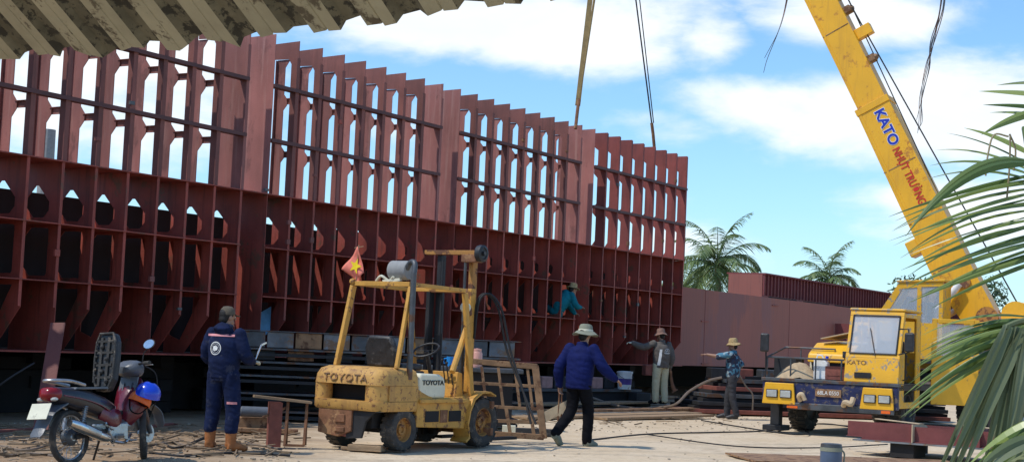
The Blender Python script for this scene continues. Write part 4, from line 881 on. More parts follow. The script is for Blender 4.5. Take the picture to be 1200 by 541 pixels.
# engine, frame
Bk('engine', MB().bb(-.11, .11, .48, .80, .24, .40).tube([(0, .72, .36), (0, .96, .38)], .075, 12).lathe([(0, .13), (.10, .13), (.11, .11), (.11, .08), (0, .08)], 18, axes((0, .58, .33), (0, 1, 0), (0, 0, 1))), 'silver', bevel=.01)
Bk('frame_tube', MB().tube(curve_pts([(0, .15, .60), (0, .5, .50), (0, .85, .52), (0, 1.02, .82)], 5), .03, 8).tube([(.1, .46, .33), (.1, .52, .58)], .016, 6), 'steel_dark')
Bk('crank', MB().tube([(.12, .62, .28), (.20, .62, .28)], .015, 6).bb(.14, .24, .56, .62, .245, .275).tube([(.13, .62, .27), (.14, .80, .22), (.2, .82, .22)], .01, 6), 'silver')
Bk('foot_peg', MB().bb(-.24, -.14, .56, .62, .245, .275), 'rubber'); Bk('kick_starter', MB().tube([(.14, .52, .34), (.16, .34, .40), (.20, .33, .41)], .012, 6), 'silver')
Bk('side_stand', MB().tube([(-.1, .6, .25), (-.24, .66, .015)], .012, 6), 'steel_dark')
# tail body
def loftx(secs):       # secs: (y, halfwidth, z0, z1)
    b = MB(); rings = []
    for (y, hw, z0, z1) in secs:
        ring = []
        for k in range(16):
            a = 2*pi*k/16; cx = abs(cos(a))**.7*(1 if cos(a) >= 0 else -1); cz = abs(sin(a))**.8*(1 if sin(a) >= 0 else -1)
            ring.append(b.bm.verts.new((hw*cx, y, (z0+z1)/2+(z1-z0)/2*cz)))
        rings.append(ring)
    for i in range(len(rings)-1):
        for k in range(16): k2 = (k+1) % 16; b.bm.faces.new((rings[i][k], rings[i][k2], rings[i+1][k2], rings[i+1][k]))
    b.bm.faces.new(rings[0]); b.bm.faces.new(rings[-1][::-1]); return b
Bk('tail_body', loftx([(-.30, .07, .68, .76), (-.22, .10, .62, .79), (.0, .125, .56, .78), (.25, .135, .50, .74), (.48, .12, .44, .68), (.62, .09, .42, .62)]), 'bike_black', smooth=True)
Bk('side_stripe', MB().tube(curve_pts([(.105, -.2, .70), (.134, .05, .66), (.142, .3, .60), (.125, .5, .52)], 5), (.008), 6), 'maroon')
Bk('side_panel', MB().tube(curve_pts([(.10, .36, .52), (.12, .52, .46), (.10, .68, .44)], 4), [(.07, .02)]*4+[(.10, .03)]*4+[(.06, .02)], 12, side=(0, 0, 1)), 'maroon', smooth=True)
Bk('grab_rail', MB().tube(curve_pts([(.10, .12, .80), (.115, -.12, .84), (.06, -.30, .85), (-.06, -.30, .85), (-.115, -.12, .84), (-.10, .12, .80)], 5), .018, 8), 'silver', smooth=True)
tl_ = Bk('tail_light', loftx([(-.38, .04, .69, .74), (-.35, .08, .66, .78), (-.29, .105, .64, .79), (-.22, .10, .65, .78)]), 'red_lens', smooth=True)
for sx in (-1, 1): MB().ball((sx*.085, -.32, .665), (.04, .04, .022), 10).build('indicator', 'lens', tl_, smooth=True)
Bk('luggage_box', MB().prism([(-.22, 0), (.30, 0), (.28, .02), (-.2, .02)], .2, axes((-.1, .2, .76), (0, 1, 0), (0, 0, 1))), 'bike_grey')
Bk('rear_fender', MB().tube(curve_pts([(0, -.12, .62), (0, -.30, .54), (0, -.42, .40), (0, -.50, .30)], 4), [(.02, .10)]*4+[(.015, .09)]*4+[(.012, .08)]*4+[(.005, .06)], 10, side=(0, -.5, 1)), 'bike_grey', smooth=True)
Bk('number_plate', MB().box((0, 0, 0), (.24, .006, .17), Matrix.Rotation(radians(-28), 3, 'X')), 'white_worn', loc=(0, -.44, .55))
# exhaust
Bk('exhaust', MB().tube(curve_pts([(.06, .9, .28), (.10, .75, .20), (.13, .5, .22)], 5), .018, 8).tube([(.15, .42, .25), (.16, .32, .27), (.17, -.10, .40), (.17, -.20, .43)], [.035, .05, .055, .04], 14), 'chrome', smooth=True)
Bk('heat_shield', MB().tube([(.205, .24, .30), (.21, .0, .375)], [(.03, .01), (.034, .01)], 10, side=(0, 0, 1)), 'silver')
# seat flipped open, underside facing back
b = MB(); sm2 = axes((0, .52, .74), (1, 0, 0), (0, .16, 1)); outl = [(-.07, 0), (.07, 0), (.125, .12), (.135, .35), (.125, .52), (.09, .61), (-.09, .61), (-.125, .52), (-.135, .35), (-.125, .12)]
b.prism(outl, -.10, sm2); se = Bk('seat', b, 'black_plastic', bevel=.03)
b = MB(); 
rim_ = [sm2 @ V((x*.93, y*.97+.01, .012)) for x, y in outl]; b.tube(rim_+[rim_[0]], .014, 6)
for y in (.14, .27, .40, .52): b.bar(sm2 @ V((-.10, y, .01)), sm2 @ V((.10, y, .01)), .02, .025)
for x in (-.05, .04): b.bar(sm2 @ V((x, .05, .012)), sm2 @ V((x, .56, .012)), .03, .015)
for x, y in ((-.02, .2), (.03, .33), (-.04, .46), (.05, .1)): b.ball(sm2 @ V((x, y, .02)), .024, 8)
for k in range(7): b.box(sm2 @ V((-.105, .1+.065*k, .018)), (.03, .02, .02)); b.box(sm2 @ V((.105, .1+.065*k, .018)), (.03, .02, .02))
b.build('seat_underside', 'rubber', se)
# front end
ht = V((0, 1.02, .84)); fx = V((0, 1.22, .28)); rk_ = (ht-fx).normalized()
for sx in (-.075, .075): Bk('fork_leg', MB().tube([fx+V((sx, 0, 0)), fx+V((sx, 0, 0))+rk_*.28], .026, 10).tube([fx+V((sx, 0, 0))+rk_*.28, ht+V((sx*.8, 0, 0))], .017, 8), 'steel_grey', smooth=True)
Bk('front_fender', MB().tube(curve_pts([(0, 1.50, .34), (0, 1.44, .50), (0, 1.26, .59), (0, 1.07, .55), (0, .97, .42)], 5), [(.012, .04)]+[(.014, .065)]*19+[(.012, .05)], 10, side=(0, 0, 1)), 'bike_grey', smooth=True)
Bk('leg_shield', loftx([(.82, .05, .34, .60), (.90, .15, .36, .74), (.98, .19, .42, .84), (1.04, .14, .50, .90), (1.08, .06, .6, .9)]), 'maroon', smooth=True)
Bk('inner_shield', MB().bar((0, .86, .52), (0, .98, .88), .22, .02, (0, 1, 0)).bar((.05, .84, .50), (.05, .95, .82), .015, .03, (0, 1, 0)).bar((-.05, .84, .50), (-.05, .95, .82), .015, .03, (0, 1, 0)), 'bike_grey')
hdc = V((0, .99, .96))
Bk('handlebar_cowl', loftx([(.84, .06, .92, .99), (.90, .14, .90, 1.03), (.98, .17, .88, 1.06), (1.08, .11, .88, 1.05), (1.13, .05, .91, 1.02)]), 'bike_grey', smooth=True)
Bk('head_stem', MB().tube([ht-rk_*.0, ht+rk_*.12], .045, 12), 'bike_grey')
hb = Bk('handlebar', MB().tube(curve_pts([(-.34, .86, 1.02), (-.2, .93, 1.02), (0, .98, 1.0), (.2, .93, 1.02), (.34, .86, 1.02)], 5), .013, 8), 'steel_dark', smooth=True)
for sx in (-1, 1):
    MB().tube([(sx*.24, .91, 1.02), (sx*.35, .855, 1.02)], .02, 10).build('grip', 'rubber', hb); MB().tube([(sx*.20, .96, 1.0), (sx*.34, .92, 1.0)], .006, 6).build('brake_lever', 'silver', hb)
    mo = MB().tube(curve_pts([(sx*.20, .93, 1.03), (sx*.22, .93, 1.12), (sx*.27, .92, 1.16)], 4), .007, 6).build('mirror_stem', 'steel_dark', bk)
    mc = axes((sx*.30, .92, 1.215), (1, -.15 if sx > 0 else .3, 0), (0, .42, 1))
    MB().lathe([(0, -.02), (.04, -.015), (.052, 0), (.052, .006), (0, .007)], 20, mc @ Matrix.Diagonal((1.6, 1.1, 1, 1)) @ Matrix.Rotation(.5, 4, 'Z')).build('mirror', 'black_plastic', mo, smooth=True)
    MB().lathe([(.046, .009), (0, .0095)], 20, mc @ Matrix.Diagonal((1.6, 1.1, 1, 1)) @ Matrix.Rotation(.5, 4, 'Z')).build('mirror_glass', 'chrome', mo)
    pass
Bk('headlight', MB().ball((0, 1.12, .96), (.07, .05, .055), 14), 'lens', smooth=True)
Bk('brake_cable', MB().tube(curve_pts([(.2, .95, 1.0), (.26, 1.08, .90), (.22, 1.14, .66), (.08, 1.2, .45)], 6), .007, 6).tube(curve_pts([(-.2, .95, 1.0), (-.18, 1.1, .92), (-.08, 1.1, .7)], 6), .007, 6), 'cable')
# helmets
def bl_(p): return Matrix.Translation(bo) @ bk.rotation_euler.to_matrix().to_4x4() @ V(p)
def helmet(p, m, label, r=.13, lean=(0, 0, 0)):
    o = empty('helmet', bl_(p), 0, label, 'helmet'); o.rotation_euler = lean
    MB().lathe([(r*sin(a), r*cos(a)*.92) for a in [pi*k/16*1.08 for k in range(1, 9)]]+[(r*1.03, -.03), (r*.96, -.035), (r*.9, .0)], 28).build('helmet_shell', m, o, smooth=True)
    MB().prism([(-.10, 0), (.10, 0), (.07, .06), (-.07, .06)], .008, axes((0, r*.92, -.02), (1, 0, 0), (0, 1, -.25))).build('visor_peak', m, o, bevel=.003)
    MB().tube(curve_pts([(-r*.95, 0, -.02), (-.05, .01, -.13), (.05, .01, -.13), (r*.95, 0, -.02)], 5), .007, 6).build('chin_strap', 'black_cloth', o)
helmet((.27, .93, .70), 'blue_gloss', 'glossy blue helmet hanging on the front of the motorcycle', .135, (radians(10), radians(14), .3))
helmet((.19, .90, .63), 'orange', 'orange helmet tucked under the blue one on the motorcycle', .12, (radians(-15), radians(20), 0))
# ------------------------------------------------------------------ people
def organic(mb, name, m, parent, voxel=.011, smooth=3, wr=0, wsc=9., seed=0):
    bmesh.ops.recalc_face_normals(mb.bm, faces=mb.bm.faces)
    me = bpy.data.meshes.new(name); mb.bm.to_mesh(me); mb.bm.free()
    o = bpy.data.objects.new(name, me); col.objects.link(o)
    r = o.modifiers.new('r', 'REMESH'); r.mode = 'VOXEL'; r.voxel_size = voxel
    s_ = o.modifiers.new('s', 'SMOOTH'); s_.iterations = smooth; s_.factor = .5
    bpy.context.view_layer.update()
    me2 = bpy.data.meshes.new_from_object(o.evaluated_get(bpy.context.evaluated_depsgraph_get())); o.modifiers.clear(); o.data = me2; me2.name = name; bpy.data.meshes.remove(me)
    if wr:
        ns = [v.normal.copy() for v in me2.vertices]
        for v, n in zip(me2.vertices, ns):
            p = v.co; q = V((p.x*wsc+seed, p.y*wsc, p.z*wsc*1.9+p.x*3)); f = noise.noise(q)*.65+noise.noise(q*2.3)*.35
            v.co += n*(wr*(1-abs(f)*2.6))
    me2.materials.clear(); me2.materials.append(M[m]); me2.polygons.foreach_set('use_smooth', [True]*len(me2.polygons)); o.parent = parent; return o
def limb(mb, pts, rad, seg=14):
    P = curve_pts(pts, 4) if len(pts) > 2 else [V(p) for p in pts]; n = len(P); R_ = []
    k = len(rad)-1
    for i in range(n):
        t = i/(n-1)*k; j = min(int(t), k-1); f = t-j; R_.append(rad[j]*(1-f)+rad[j+1]*f)
    mb.tube(P, R_, seg); mb.ball(P[0], R_[0], 12); mb.ball(P[-1], R_[-1], 12)
def hand(mb, wrist, d, up, curl=.5, side=1, point=False):
    d = V(d).normalized(); n = V(up)-d*V(up).dot(d); n.normalize(); s_ = d.cross(n)*side     # n = back of the hand, s_ = thumb side
    c = V(wrist)
    R = Matrix((s_, d, n)).transposed(); mb.ball(c+d*.045, (.040, .055, .016), 12, R); mb.tube([c-d*.02, c+d*.03], .024, 10)
    for k, (off, ln) in enumerate(((.028, .070), (.010, .078), (-.010, .073), (-.028, .058))):
        cu = curl*(.1 if (point and k == 0) else 1.)
        p = c+d*.082+s_*off; d1 = (d*cos(cu*.6)-n*sin(cu*.6)); d2 = (d*cos(cu*1.6)-n*sin(cu*1.6)); d3 = (d*cos(cu*2.4)-n*sin(cu*2.4))
        mb.tube([p-d*.02, p, p+d1*ln*.45, p+d1*ln*.45+d2*ln*.32, p+d1*ln*.45+d2*ln*.32+d3*ln*.25], [.0095, .0095, .009, .008, .0065], 8)
    t0 = c+d*.02+s_*.028; td = (s_*.75+d*.65-n*.25*curl).normalized()
    mb.tube([t0, t0+td*.035, t0+td*.035+(d*.8+s_*.2-n*.5*curl).normalized()*.034], [.013, .011, .008], 8)
def hat(parent, c, m, crown=(.095, .11), brim=.17, droop=.03, tilt=(0, 0), top=.11, wav=.012, band=None):
    Mx = Matrix.Translation(c) @ Matrix.Rotation(tilt[0], 4, 'X') @ Matrix.Rotation(tilt[1], 4, 'Y')
    prof = [(.002, top), (.05, top), (.078, top*.93), (.092, top*.7), (.100, .02), (.104, 0), (.13, -.008), (brim*.9, -droop*.8), (brim, -droop), (brim*.99, -droop-.006), (.13, -.016), (.102, -.01), (.09, .02)]
    b = MB().lathe(prof, 32, Mx)
    for v in b.bm.verts:
        q = v.co-c
        if hypot(q.x, q.y) > .11: v.co.z += wav*sin(atan2(q.y, q.x)*3+1)+wav*.6*noise.noise(q*9)
    o = b.build('hat', m, parent, smooth=True)
    if band: MB().lathe([(.1035, .004), (.1030, .030), (.098, .031)], 32, Mx).build('hat_band', band, o)
    return o
def decal(target, name, m, polys, axis, parent, Mx, off=.005, sub=3):
    """cloth badge: flat outlines pushed along Mx's z on to the garment"""
    dg = bpy.context.evaluated_depsgraph_get(); bvh = BVHTree.FromPolygons([v.co for v in target.data.vertices], [p.vertices for p in target.data.polygons])
    b = MB()
    for poly in polys: b.bm.faces.new([b.bm.verts.new((x, y, 0)) for x, y in poly])
    bmesh.ops.triangulate(b.bm, faces=b.bm.faces)
    for _ in range(sub): bmesh.ops.subdivide_edges(b.bm, edges=[e for e in b.bm.edges if e.calc_length() > .012], cuts=1)
    bmesh.ops.triangulate(b.bm, faces=b.bm.faces)
    zd = (Mx.to_3x3() @ V((0, 0, 1))).normalized()
    for v in b.bm.verts:
        p = Mx @ v.co; h = bvh.ray_cast(p+zd*.5, -zd, 1.2)
        v.co = (h[0]+zd*off) if h[0] else p
    return b.build(name, m, parent, smooth=True)
def ring(r0, r1, n=24, cx=0, cy=0):
    return [[(cx+r0*cos(2*pi*k/n), cy+r0*sin(2*pi*k/n)), (cx+r1*cos(2*pi*k/n), cy+r1*sin(2*pi*k/n)), (cx+r1*cos(2*pi*(k+1)/n), cy+r1*sin(2*pi*(k+1)/n)), (cx+r0*cos(2*pi*(k+1)/n), cy+r0*sin(2*pi*(k+1)/n))] for k in range(n)]
def rectp(x0, x1, y0, y1): return [(x0, y0), (x1, y0), (x1, y1), (x0, y1)]

def person(loc, rz, label, J, jacket, trousers, shoes, seed=0, sc=1., bulk=1., jh=.80, head=(0, 0), hands=(.6, .6), point=(False, False), glove=None, hem=1.0, collar=True, tr_w=1., boots=False, legs=True, sleeve=(1, 1)):
    """J: joints in metres, facing +y, x to the person's right"""
    d = dict(pel=(0, 0, .92), wai=(0, 0, 1.04), che=(0, 0, 1.24), nek=(0, .0, 1.42), hd=(0, .02, 1.56), shR=(.19, 0, 1.36), shL=(-.19, 0, 1.36), elR=(.24, -.03, 1.10), elL=(-.24, -.03, 1.10), wrR=(.25, .06, .86), wrL=(-.25, .06, .86), hdR=(0, .1, -1), hdL=(0, .1, -1),
             hpR=(.095, 0, .90), hpL=(-.095, 0, .90), knR=(.11, .02, .50), knL=(-.11, .02, .50), anR=(.12, 0, .09), anL=(-.12, 0, .09), toR=(.14, .17, .03), toL=(-.14, .17, .03)); d.update({k: v for k, v in J.items() if k != 'bent'})
    d = {k: V(v) for k, v in d.items()}
    root = empty('person', loc, rz, label, 'person'); root.scale = (sc, sc, sc)
    b = MB()
    tor = curve_pts([d['pel']-V((0, 0, .05)), d['wai'], d['che'], (d['shR']+d['shL'])/2+V((0, 0, .0)), d['nek']], 4)
    rr = [(.125, .165), (.115, .15), (.125, .17), (.08, .14), (.045, .05)]; R_ = []
    for i in range(len(tor)):
        t = i/(len(tor)-1)*4; j = min(int(t), 3); f = t-j; R_.append(tuple(rr[j][q]*(1-f)+rr[j+1][q]*f for q in (0, 1)))
    sx = (d['shR']-d['shL']).normalized(); sidev = sx.cross(V((0, 0, 1))) if abs(sx.z) < .9 else V((0, 1, 0))
    b.tube(tor, R_, 16, side=sidev)
    hd = d['hd']; HR = Matrix.Rotation(head[1], 3, 'Z') @ Matrix.Rotation(head[0], 3, 'X')
    b.tube([d['nek']-V((0, 0, .04)), hd-V((0, 0, .05))], [.058, .052], 12)
    h = lambda x, y, z: hd+HR @ V((x, y, z))
    b.ball(h(0, -.01, .02), (.075, .092, .095), 16, HR); b.ball(h(0, .028, -.05), (.052, .055, .06), 14, HR)
    b.tube([h(0, .085, .02), h(0, .108, -.022)], [.010, .015], 8); b.ball(h(0, .085, -.058), (.025, .012, .010), 8, HR); b.ball(h(0, .078, -.092), (.026, .02, .018), 8, HR)
    for s_ in (-1, 1): b.ball(h(s_*.078, 0, -.01), (.010, .020, .032), 8, HR); b.ball(h(s_*.03, .075, .028), (.020, .012, .008), 8, HR)
    for k, s_ in (('R', 1), ('L', -1)):
        limb(b, [d['sh'+k], d['el'+k], d['wr'+k]], [.058, .045, .042, .028], 12)
        limb(b, [d['hp'+k], d['kn'+k], d['an'+k]], [.085, .065, .058, .045, .04], 12)
        b.tube([d['an'+k], d['to'+k]], [(.038, .032), (.022, .03)], 10)
        hv = d['hd'+k]; up = V((0, 0, 1)) if abs(hv.normalized().z) < .7 else V((s_, 0, 0))
        if glove is None or glove != k: hand(b, d['wr'+k], hv, up, hands[0 if k == 'R' else 1], s_ if abs(hv.normalized().z) < .7 else -s_, point[0 if k == 'R' else 1])
    body = organic(b, 'body', 'skin', root, .0075, 1)
    for s_ in (-1, 1): MB().ball(h(s_*.030, .080, .012), (.013, .008, .007), 10, HR).build('eye', 'letter_white', body, smooth=True); MB().ball(h(s_*.030, .0865, .012), (.006, .004, .006), 8, HR).build('iris', 'hair', body)
    if glove:
        b = MB(); hand(b, d['wr'+glove], d['hd'+glove], V((0, 0, 1)), .7, 1 if glove == 'R' else -1); b.tube([d['wr'+glove]-d['hd'+glove].normalized()*.05, d['wr'+glove]], .034, 10); organic(b, 'glove', 'white_worn', root, .0075, 1)
    # hair: cap of the skull behind the face
    b = MB(); b.ball(h(0, -.018, .03), (.082, .092, .094), 18, HR); b.ball(h(0, -.05, -.03), (.066, .055, .06), 14, HR); organic(b, 'hair', 'hair', root, .009, 2)
    # jacket
    b = MB(); K = .028*bulk; tj = curve_pts([V((d['pel'].x, d['pel'].y, jh)) if J.get('pel') is None or True else d['pel'], d['wai'], d['che'], (d['shR']+d['shL'])/2-V((0, 0, .02)), d['nek']-V((0, 0, .02))], 5) if not J.get('bent') else curve_pts([d['pel'], d['wai'], d['che'], (d['shR']+d['shL'])/2, d['nek']], 5)
    rj = [(.135*hem+K*.3, .175*hem+K*.3), (.13+K, .165+K), (.125+K, .172+K), (.098+K*.6, .16+K*.7), (.060, .065)]; R_ = []
    for i in range(len(tj)):
        t = i/(len(tj)-1)*4; j = min(int(t), 3); f = t-j; R_.append(tuple(rj[j][q]*(1-f)+rj[j+1][q]*f for q in (0, 1)))
    b.tube(tj, R_, 20, side=sidev)
    for k in 'RL':
        sh, el, wr = d['sh'+k], d['el'+k], d['wr'+k]; ln = sleeve[0 if k == 'R' else 1]; wq = el.lerp(wr, ln) if ln < 1 else wr
        limb(b, [sh, el, wq], [.058+K*.5, .054+K*.7, .050+K*.7, .038+K*.3], 14)
    if collar: b.tube([d['nek']-V((0, 0, .05)), d['nek']+V((0, -.01, .035))], [(.085, .095), (.062, .068)], 16, side=sidev)
    jk = organic(b, 'jacket', jacket, root, .011, 5, .0075*bulk, 4.6, seed)
    # trousers
    if legs:
        b = MB(); b.tube([V(d['pel'])+V((0, 0, .12)), V(d['pel']), (d['hpR']+d['hpL'])/2-V((0, 0, .09))], [(.122, .158), (.135, .175), (.115, .165)], 18, side=sidev)
        for k in 'RL': an = d['an'+k]; limb(b, [d['hp'+k]-V((0, 0, .01)), d['kn'+k], an+V((0, -.005, .16 if boots else .0))], [.098*tr_w, .088*tr_w, .078*tr_w, .072*tr_w, .066*tr_w], 14)
        tz = organic(b, 'trousers', trousers, root, .011, 4, .007, 5., seed+5)
        for k in 'RL':
            b = MB(); an, to = d['an'+k], d['to'+k]; fw = (to-an); fw.z = 0; fw.normalize(); hl = an-fw*.05
            if boots: b.tube([an+V((0, 0, .19)), an+V((0, 0, .05)), an+V((0, 0, -.02))], [.070, .064, .058], 14)
            b.tube([V((hl.x, hl.y, hl.z-.035)), V((an.x, an.y, an.z-.03)), an.lerp(to, .6)+V((0, 0, -.005)), to, to+fw*.05], [(.052, .052), (.062, .056), (.052, .058), (.042, .052), (.026, .036)], 14, side=(to-an).cross(V((1, 0, 0))) if False else V((0, 0, 1)))
            organic(b, 'boot' if boots else 'shoe', shoes, root, .009, 2)
    return root, jk, h

# mechanic in navy overalls, back towards the camera
mz = gr(257, 527); mz.z = 0
mp_, mj, mh = person(mz, radians(-22), 'man in navy blue overalls and brown cap seen from behind, standing by the motorcycle',
    dict(elR=(.27, .03, 1.12), wrR=(.23, .24, 1.04), hdR=(.1, 1, .15), elL=(-.26, .02, 1.10), wrL=(-.19, .22, 1.0), hdL=(.3, 1, 0), anR=(.16, -.02, .09), toR=(.24, .13, .03), knR=(.14, .02, .50), anL=(-.15, .02, .09), toL=(-.20, .17, .03), knL=(-.13, .03, .5)),
    'navy', 'navy', 'leather', seed=2, sc=1.01, bulk=1.1, jh=.84, hem=.9, boots=True, tr_w=1.12, head=(radians(-6), radians(-30)), glove='R', collar=True)
b = MB(); b.tube([(0, -.05, 1.36), (0, -.10, 1.43), (0, -.06, 1.47)], [(.06, .11), (.055, .11), (.04, .08)], 14, side=(0, 1, 0)); b.ball((0, -.02, 1.45), (.10, .09, .035), 14); organic(b, 'hood', 'navy', mj, .011, 3, .004, 9)
b = MB(); c = mh(0, -.01, .045); b.lathe([(0, .085), (.05, .078), (.08, .045), (.09, .0), (.088, -.02), (.08, -.02)], 26, Matrix.Translation(c)); hv = (mh(0, 1, 0)-mh(0, 0, 0)); 
cp = b.build('cap', 'cap', mp_, smooth=True)
MB().prism([(-.065, 0), (.065, 0), (.05, .075), (-.05, .075)], .008, axes(c+hv*.075-V((0, 0, .012)), hv.cross(V((0, 0, 1))), hv-V((0, 0, .15)))).build('cap_peak', 'cap', cp, bevel=.003)
BK = lambda z, x=0: axes((x, -.3, z), (1, 0, 0), (0, 0, 1))
decal(mj, 'back_stripe', 'pink', [rectp(-.19, .17, -.013, .013)], None, mj, BK(1.345))
o = decal(mj, 'back_badge', 'letter_white', ring(.068, .078)+ring(.052, .056), None, mj, BK(1.19, -.03))
decal(mj, 'badge_figure', 'letter_white', [[(-.035, -.02), (-.01, -.035), (.03, -.02), (.012, -.005), (.035, .015), (.01, .035), (-.03, .025), (-.012, .005)]], None, o, BK(1.19, -.03), .007)
mt_ = [c_ for c_ in mp_.children if c_.name.startswith('trousers')][0]
decal(mt_, 'knee_stripe', 'pink', [rectp(-.06, .05, -.014, .014)], None, mt_, BK(.56, .17))

b = MB().tube([V((0, 0, 0)), V((.05, .06, .17))], .012, 8).bar((.05, .06, .17), (.10, .10, .20), .03, .02); o = b.build('spanner', 'chrome'); o.location = mz+Matrix.Rotation(radians(-22), 3, 'Z') @ V((.22, .34, 1.09)); tag(o, 'steel tool held up in the hand of the man in navy overalls', 'tool')

# walking man in a blue jacket
wz = gr(675, 523); wz.z = 0
wp, wj, wh = person(wz, radians(-38), 'walking man in a bright blue jacket, black trousers and pale bucket hat',
    dict(pel=(0, 0, .90), wai=(0, .02, 1.03), che=(0, .04, 1.23), nek=(0, .06, 1.42), hd=(0, .11, 1.55), shR=(.19, .06, 1.36), shL=(-.19, .03, 1.36), elR=(.33, .10, 1.12), wrR=(.44, .25, .96), hdR=(.4, .8, -.5), elL=(-.28, -.08, 1.10), wrL=(-.30, -.04, .84), hdL=(0, .15, -1),
         hpR=(.09, 0, .89), knR=(.10, .12, .50), anR=(.09, .13, .09), toR=(.09, .31, .03), hpL=(-.09, 0, .89), knL=(-.11, .0, .50), anL=(-.14, -.30, .19), toL=(-.14, -.20, .04)),
    'navy_blue', 'black_cloth', 'hat_grey', seed=11, sc=1.01, bulk=1.2, jh=.80, hem=1.0, head=(radians(-12), 0))
hat(wp, wh(0, -.0, .055), 'hat_grey', brim=.185, droop=.045, tilt=(radians(-4), 0), band='white_worn', top=.105)
tb = gr(662, 500); o = empty('hand_tools', wz+Matrix.Rotation(radians(-38), 3, 'Z') @ V((-.31, -.0, 0))+V((0, 0, .0)), 0, 'long thin steel bars carried in the left hand of the walking man', 'tool')
for i in range(2): MB().tube([(.03*i-.01, 0, .82), (.05*i-.02, .02, .34)], .011, 6).build('bar', 'rust', o)

# man in the grey jacket, pointing to the left
gz = at(773, 473, 35.2); gzz = max(0, gz.z)
gp, gj, gh = person(gz, radians(28), 'man in a grey jacket, khaki trousers and brown hat pointing left beside the white bucket',
    dict(shR=(.19, .0, 1.35), elL=(-.40, .16, 1.28), wrL=(-.60, .30, 1.36), hdL=(-.8, .55, .12), shL=(-.20, .03, 1.37), elR=(.26, -.04, 1.10), wrR=(.27, .02, .86), hdR=(.1, .15, -1), anR=(.11, -.03, .09), anL=(-.09, .05, .09), hd=(-.01, .05, 1.56)),
    'grey_cloth', 'khaki', 'black_cloth', seed=4, bulk=1.2, jh=.82, sc=1.0, glove='L', head=(radians(-5), radians(25)), tr_w=1.1)
hat(gp, gh(0, -.01, .05), 'hat_brown', brim=.165, droop=.05, tilt=(radians(-8), 0))
decal(gj, 'side_panel', 'letter_white', [[(-.035, -.22), (.02, -.22), (.05, .14), (.0, .14)]], None, gj, BK(1.1, -.13))
bl2 = ring(.052, .060, 16); o = decal(gj, 'back_badge', 'letter_white', [q for q in ring(.066, .074, 18)[0:9]]+[rectp(-.09, .09, -.028, -.018), rectp(-.07, .07, -.045, -.038)]+[[(-.045, 0), (0, .045), (.045, 0), (.03, 0), (0, .03), (-.03, 0)]], None, gj, BK(1.19, .05))
o = MB().tube(curve_pts([(0, 0, 0), (.02, .01, -.18), (.06, .02, -.34), (.12, .03, -.46)], 4), [(.03, .03)]*4+[(.04, .03)]*4+[(.05, .035)]*4+[(.11, .03)], 10).build('tool_bag', 'rust', None, smooth=True); o.location = gz+Matrix.Rotation(radians(28), 3, 'Z') @ V((.29, .03, .76)); tag(o, 'brown cloth bag hanging from the right hand of the man in the grey jacket', 'bag')

# man in the patterned shirt
pz = gr(857, 490); pz.z = 0
m_, Nq, Lq, Bq = new_mat('patterned_shirt'); tq = Nq.new('ShaderNodeTexCoord'); vq = Nq.new('ShaderNodeTexVoronoi'); vq.inputs['Scale'].default_value = 17; Lq.new(tq.outputs['Object'], vq.inputs['Vector'])
rq = Nq.new('ShaderNodeValToRGB'); rq.color_ramp.interpolation = 'CONSTANT'; e = rq.color_ramp.elements; e[0].color = (.02, .035, .07, 1); e[1].position = .42; e[1].color = (.06, .18, .26, 1); e2 = e.new(.66); e2.color = (.25, .33, .36, 1); e3 = e.new(.8); e3.color = (.03, .03, .05, 1)
sp = Nq.new('ShaderNodeSeparateColor'); Lq.new(vq.outputs['Color'], sp.inputs[0]); Lq.new(sp.outputs[0], rq.inputs['Fac']); Lq.new(rq.outputs['Color'], Bq.inputs['Base Color']); Bq.inputs['Roughness'].default_value = .85; M['patterned'] = m_
pp, pj, phd = person(pz, radians(82), 'man in a patterned blue shirt, dark trousers and straw hat pointing left with his arm',
    dict(shL=(-.18, .05, 1.36), shR=(.18, 0, 1.35), elL=(-.14, .30, 1.31), wrL=(-.10, .55, 1.34), hdL=(.05, 1, .02), elR=(.20, -.18, 1.14), wrR=(.19, .02, .96), hdR=(-.4, .9, -.1), anR=(.10, .10, .09), toR=(.10, .27, .03), knR=(.10, .08, .5), anL=(-.10, -.10, .09), toL=(-.10, .07, .03), knL=(-.10, .0, .5)),
    'patterned', 'char_cloth', 'black_plastic', seed=7, bulk=1.0, jh=.88, sc=1.0, point=(False, True), hands=(.8, .5), sleeve=(.1, .15), head=(radians(-2), radians(5)), collar=True)
hat(pp, phd(0, -.01, .05), 'hat_straw', brim=.165, droop=.04, tilt=(radians(-6), 0))

# worker inside the hull cell
tz_ = hp(16.05, .10, 0); tz_.z = 2.03
hb_, hj, hh = person(tz_, radians(-52), 'worker in a teal jacket and straw hat leaning out of the ribbed ship side',
    dict(pel=(-.05, -.02, .18), wai=(-.02, .02, .30), che=(.02, .12, .46), nek=(.05, .24, .58), hd=(.06, .34, .68), shR=(.19, .20, .54), shL=(-.13, .16, .56), elR=(.26, .28, .30), wrR=(.20, .48, .26), hdR=(-.1, 1, .0), elL=(-.12, .36, .32), wrL=(.02, .46, .12), hdL=(.4, .9, -.3), bent=1,
         hpR=(-.08, .04, .14), hpL=(-.10, -.10, .14), knR=(-.42, .10, .22), anR=(-.74, .02, .10), toR=(-.86, .02, .06), knL=(-.42, -.10, .22), anL=(-.74, -.12, .10), toL=(-.86, -.12, .06)),
    'teal', 'teal', 'black_cloth', seed=9, bulk=1.1, sc=.95, head=(radians(-14), radians(-15)))
hat(hb_, hh(0, -.01, .05), 'hat_straw', brim=.17, droop=.02, tilt=(radians(-14), 0))
# ------------------------------------------------------------------ stacks and yard things
def W2(o, p, rz=0): o.location = p; o.rotation_euler = (0, 0, rz); return o
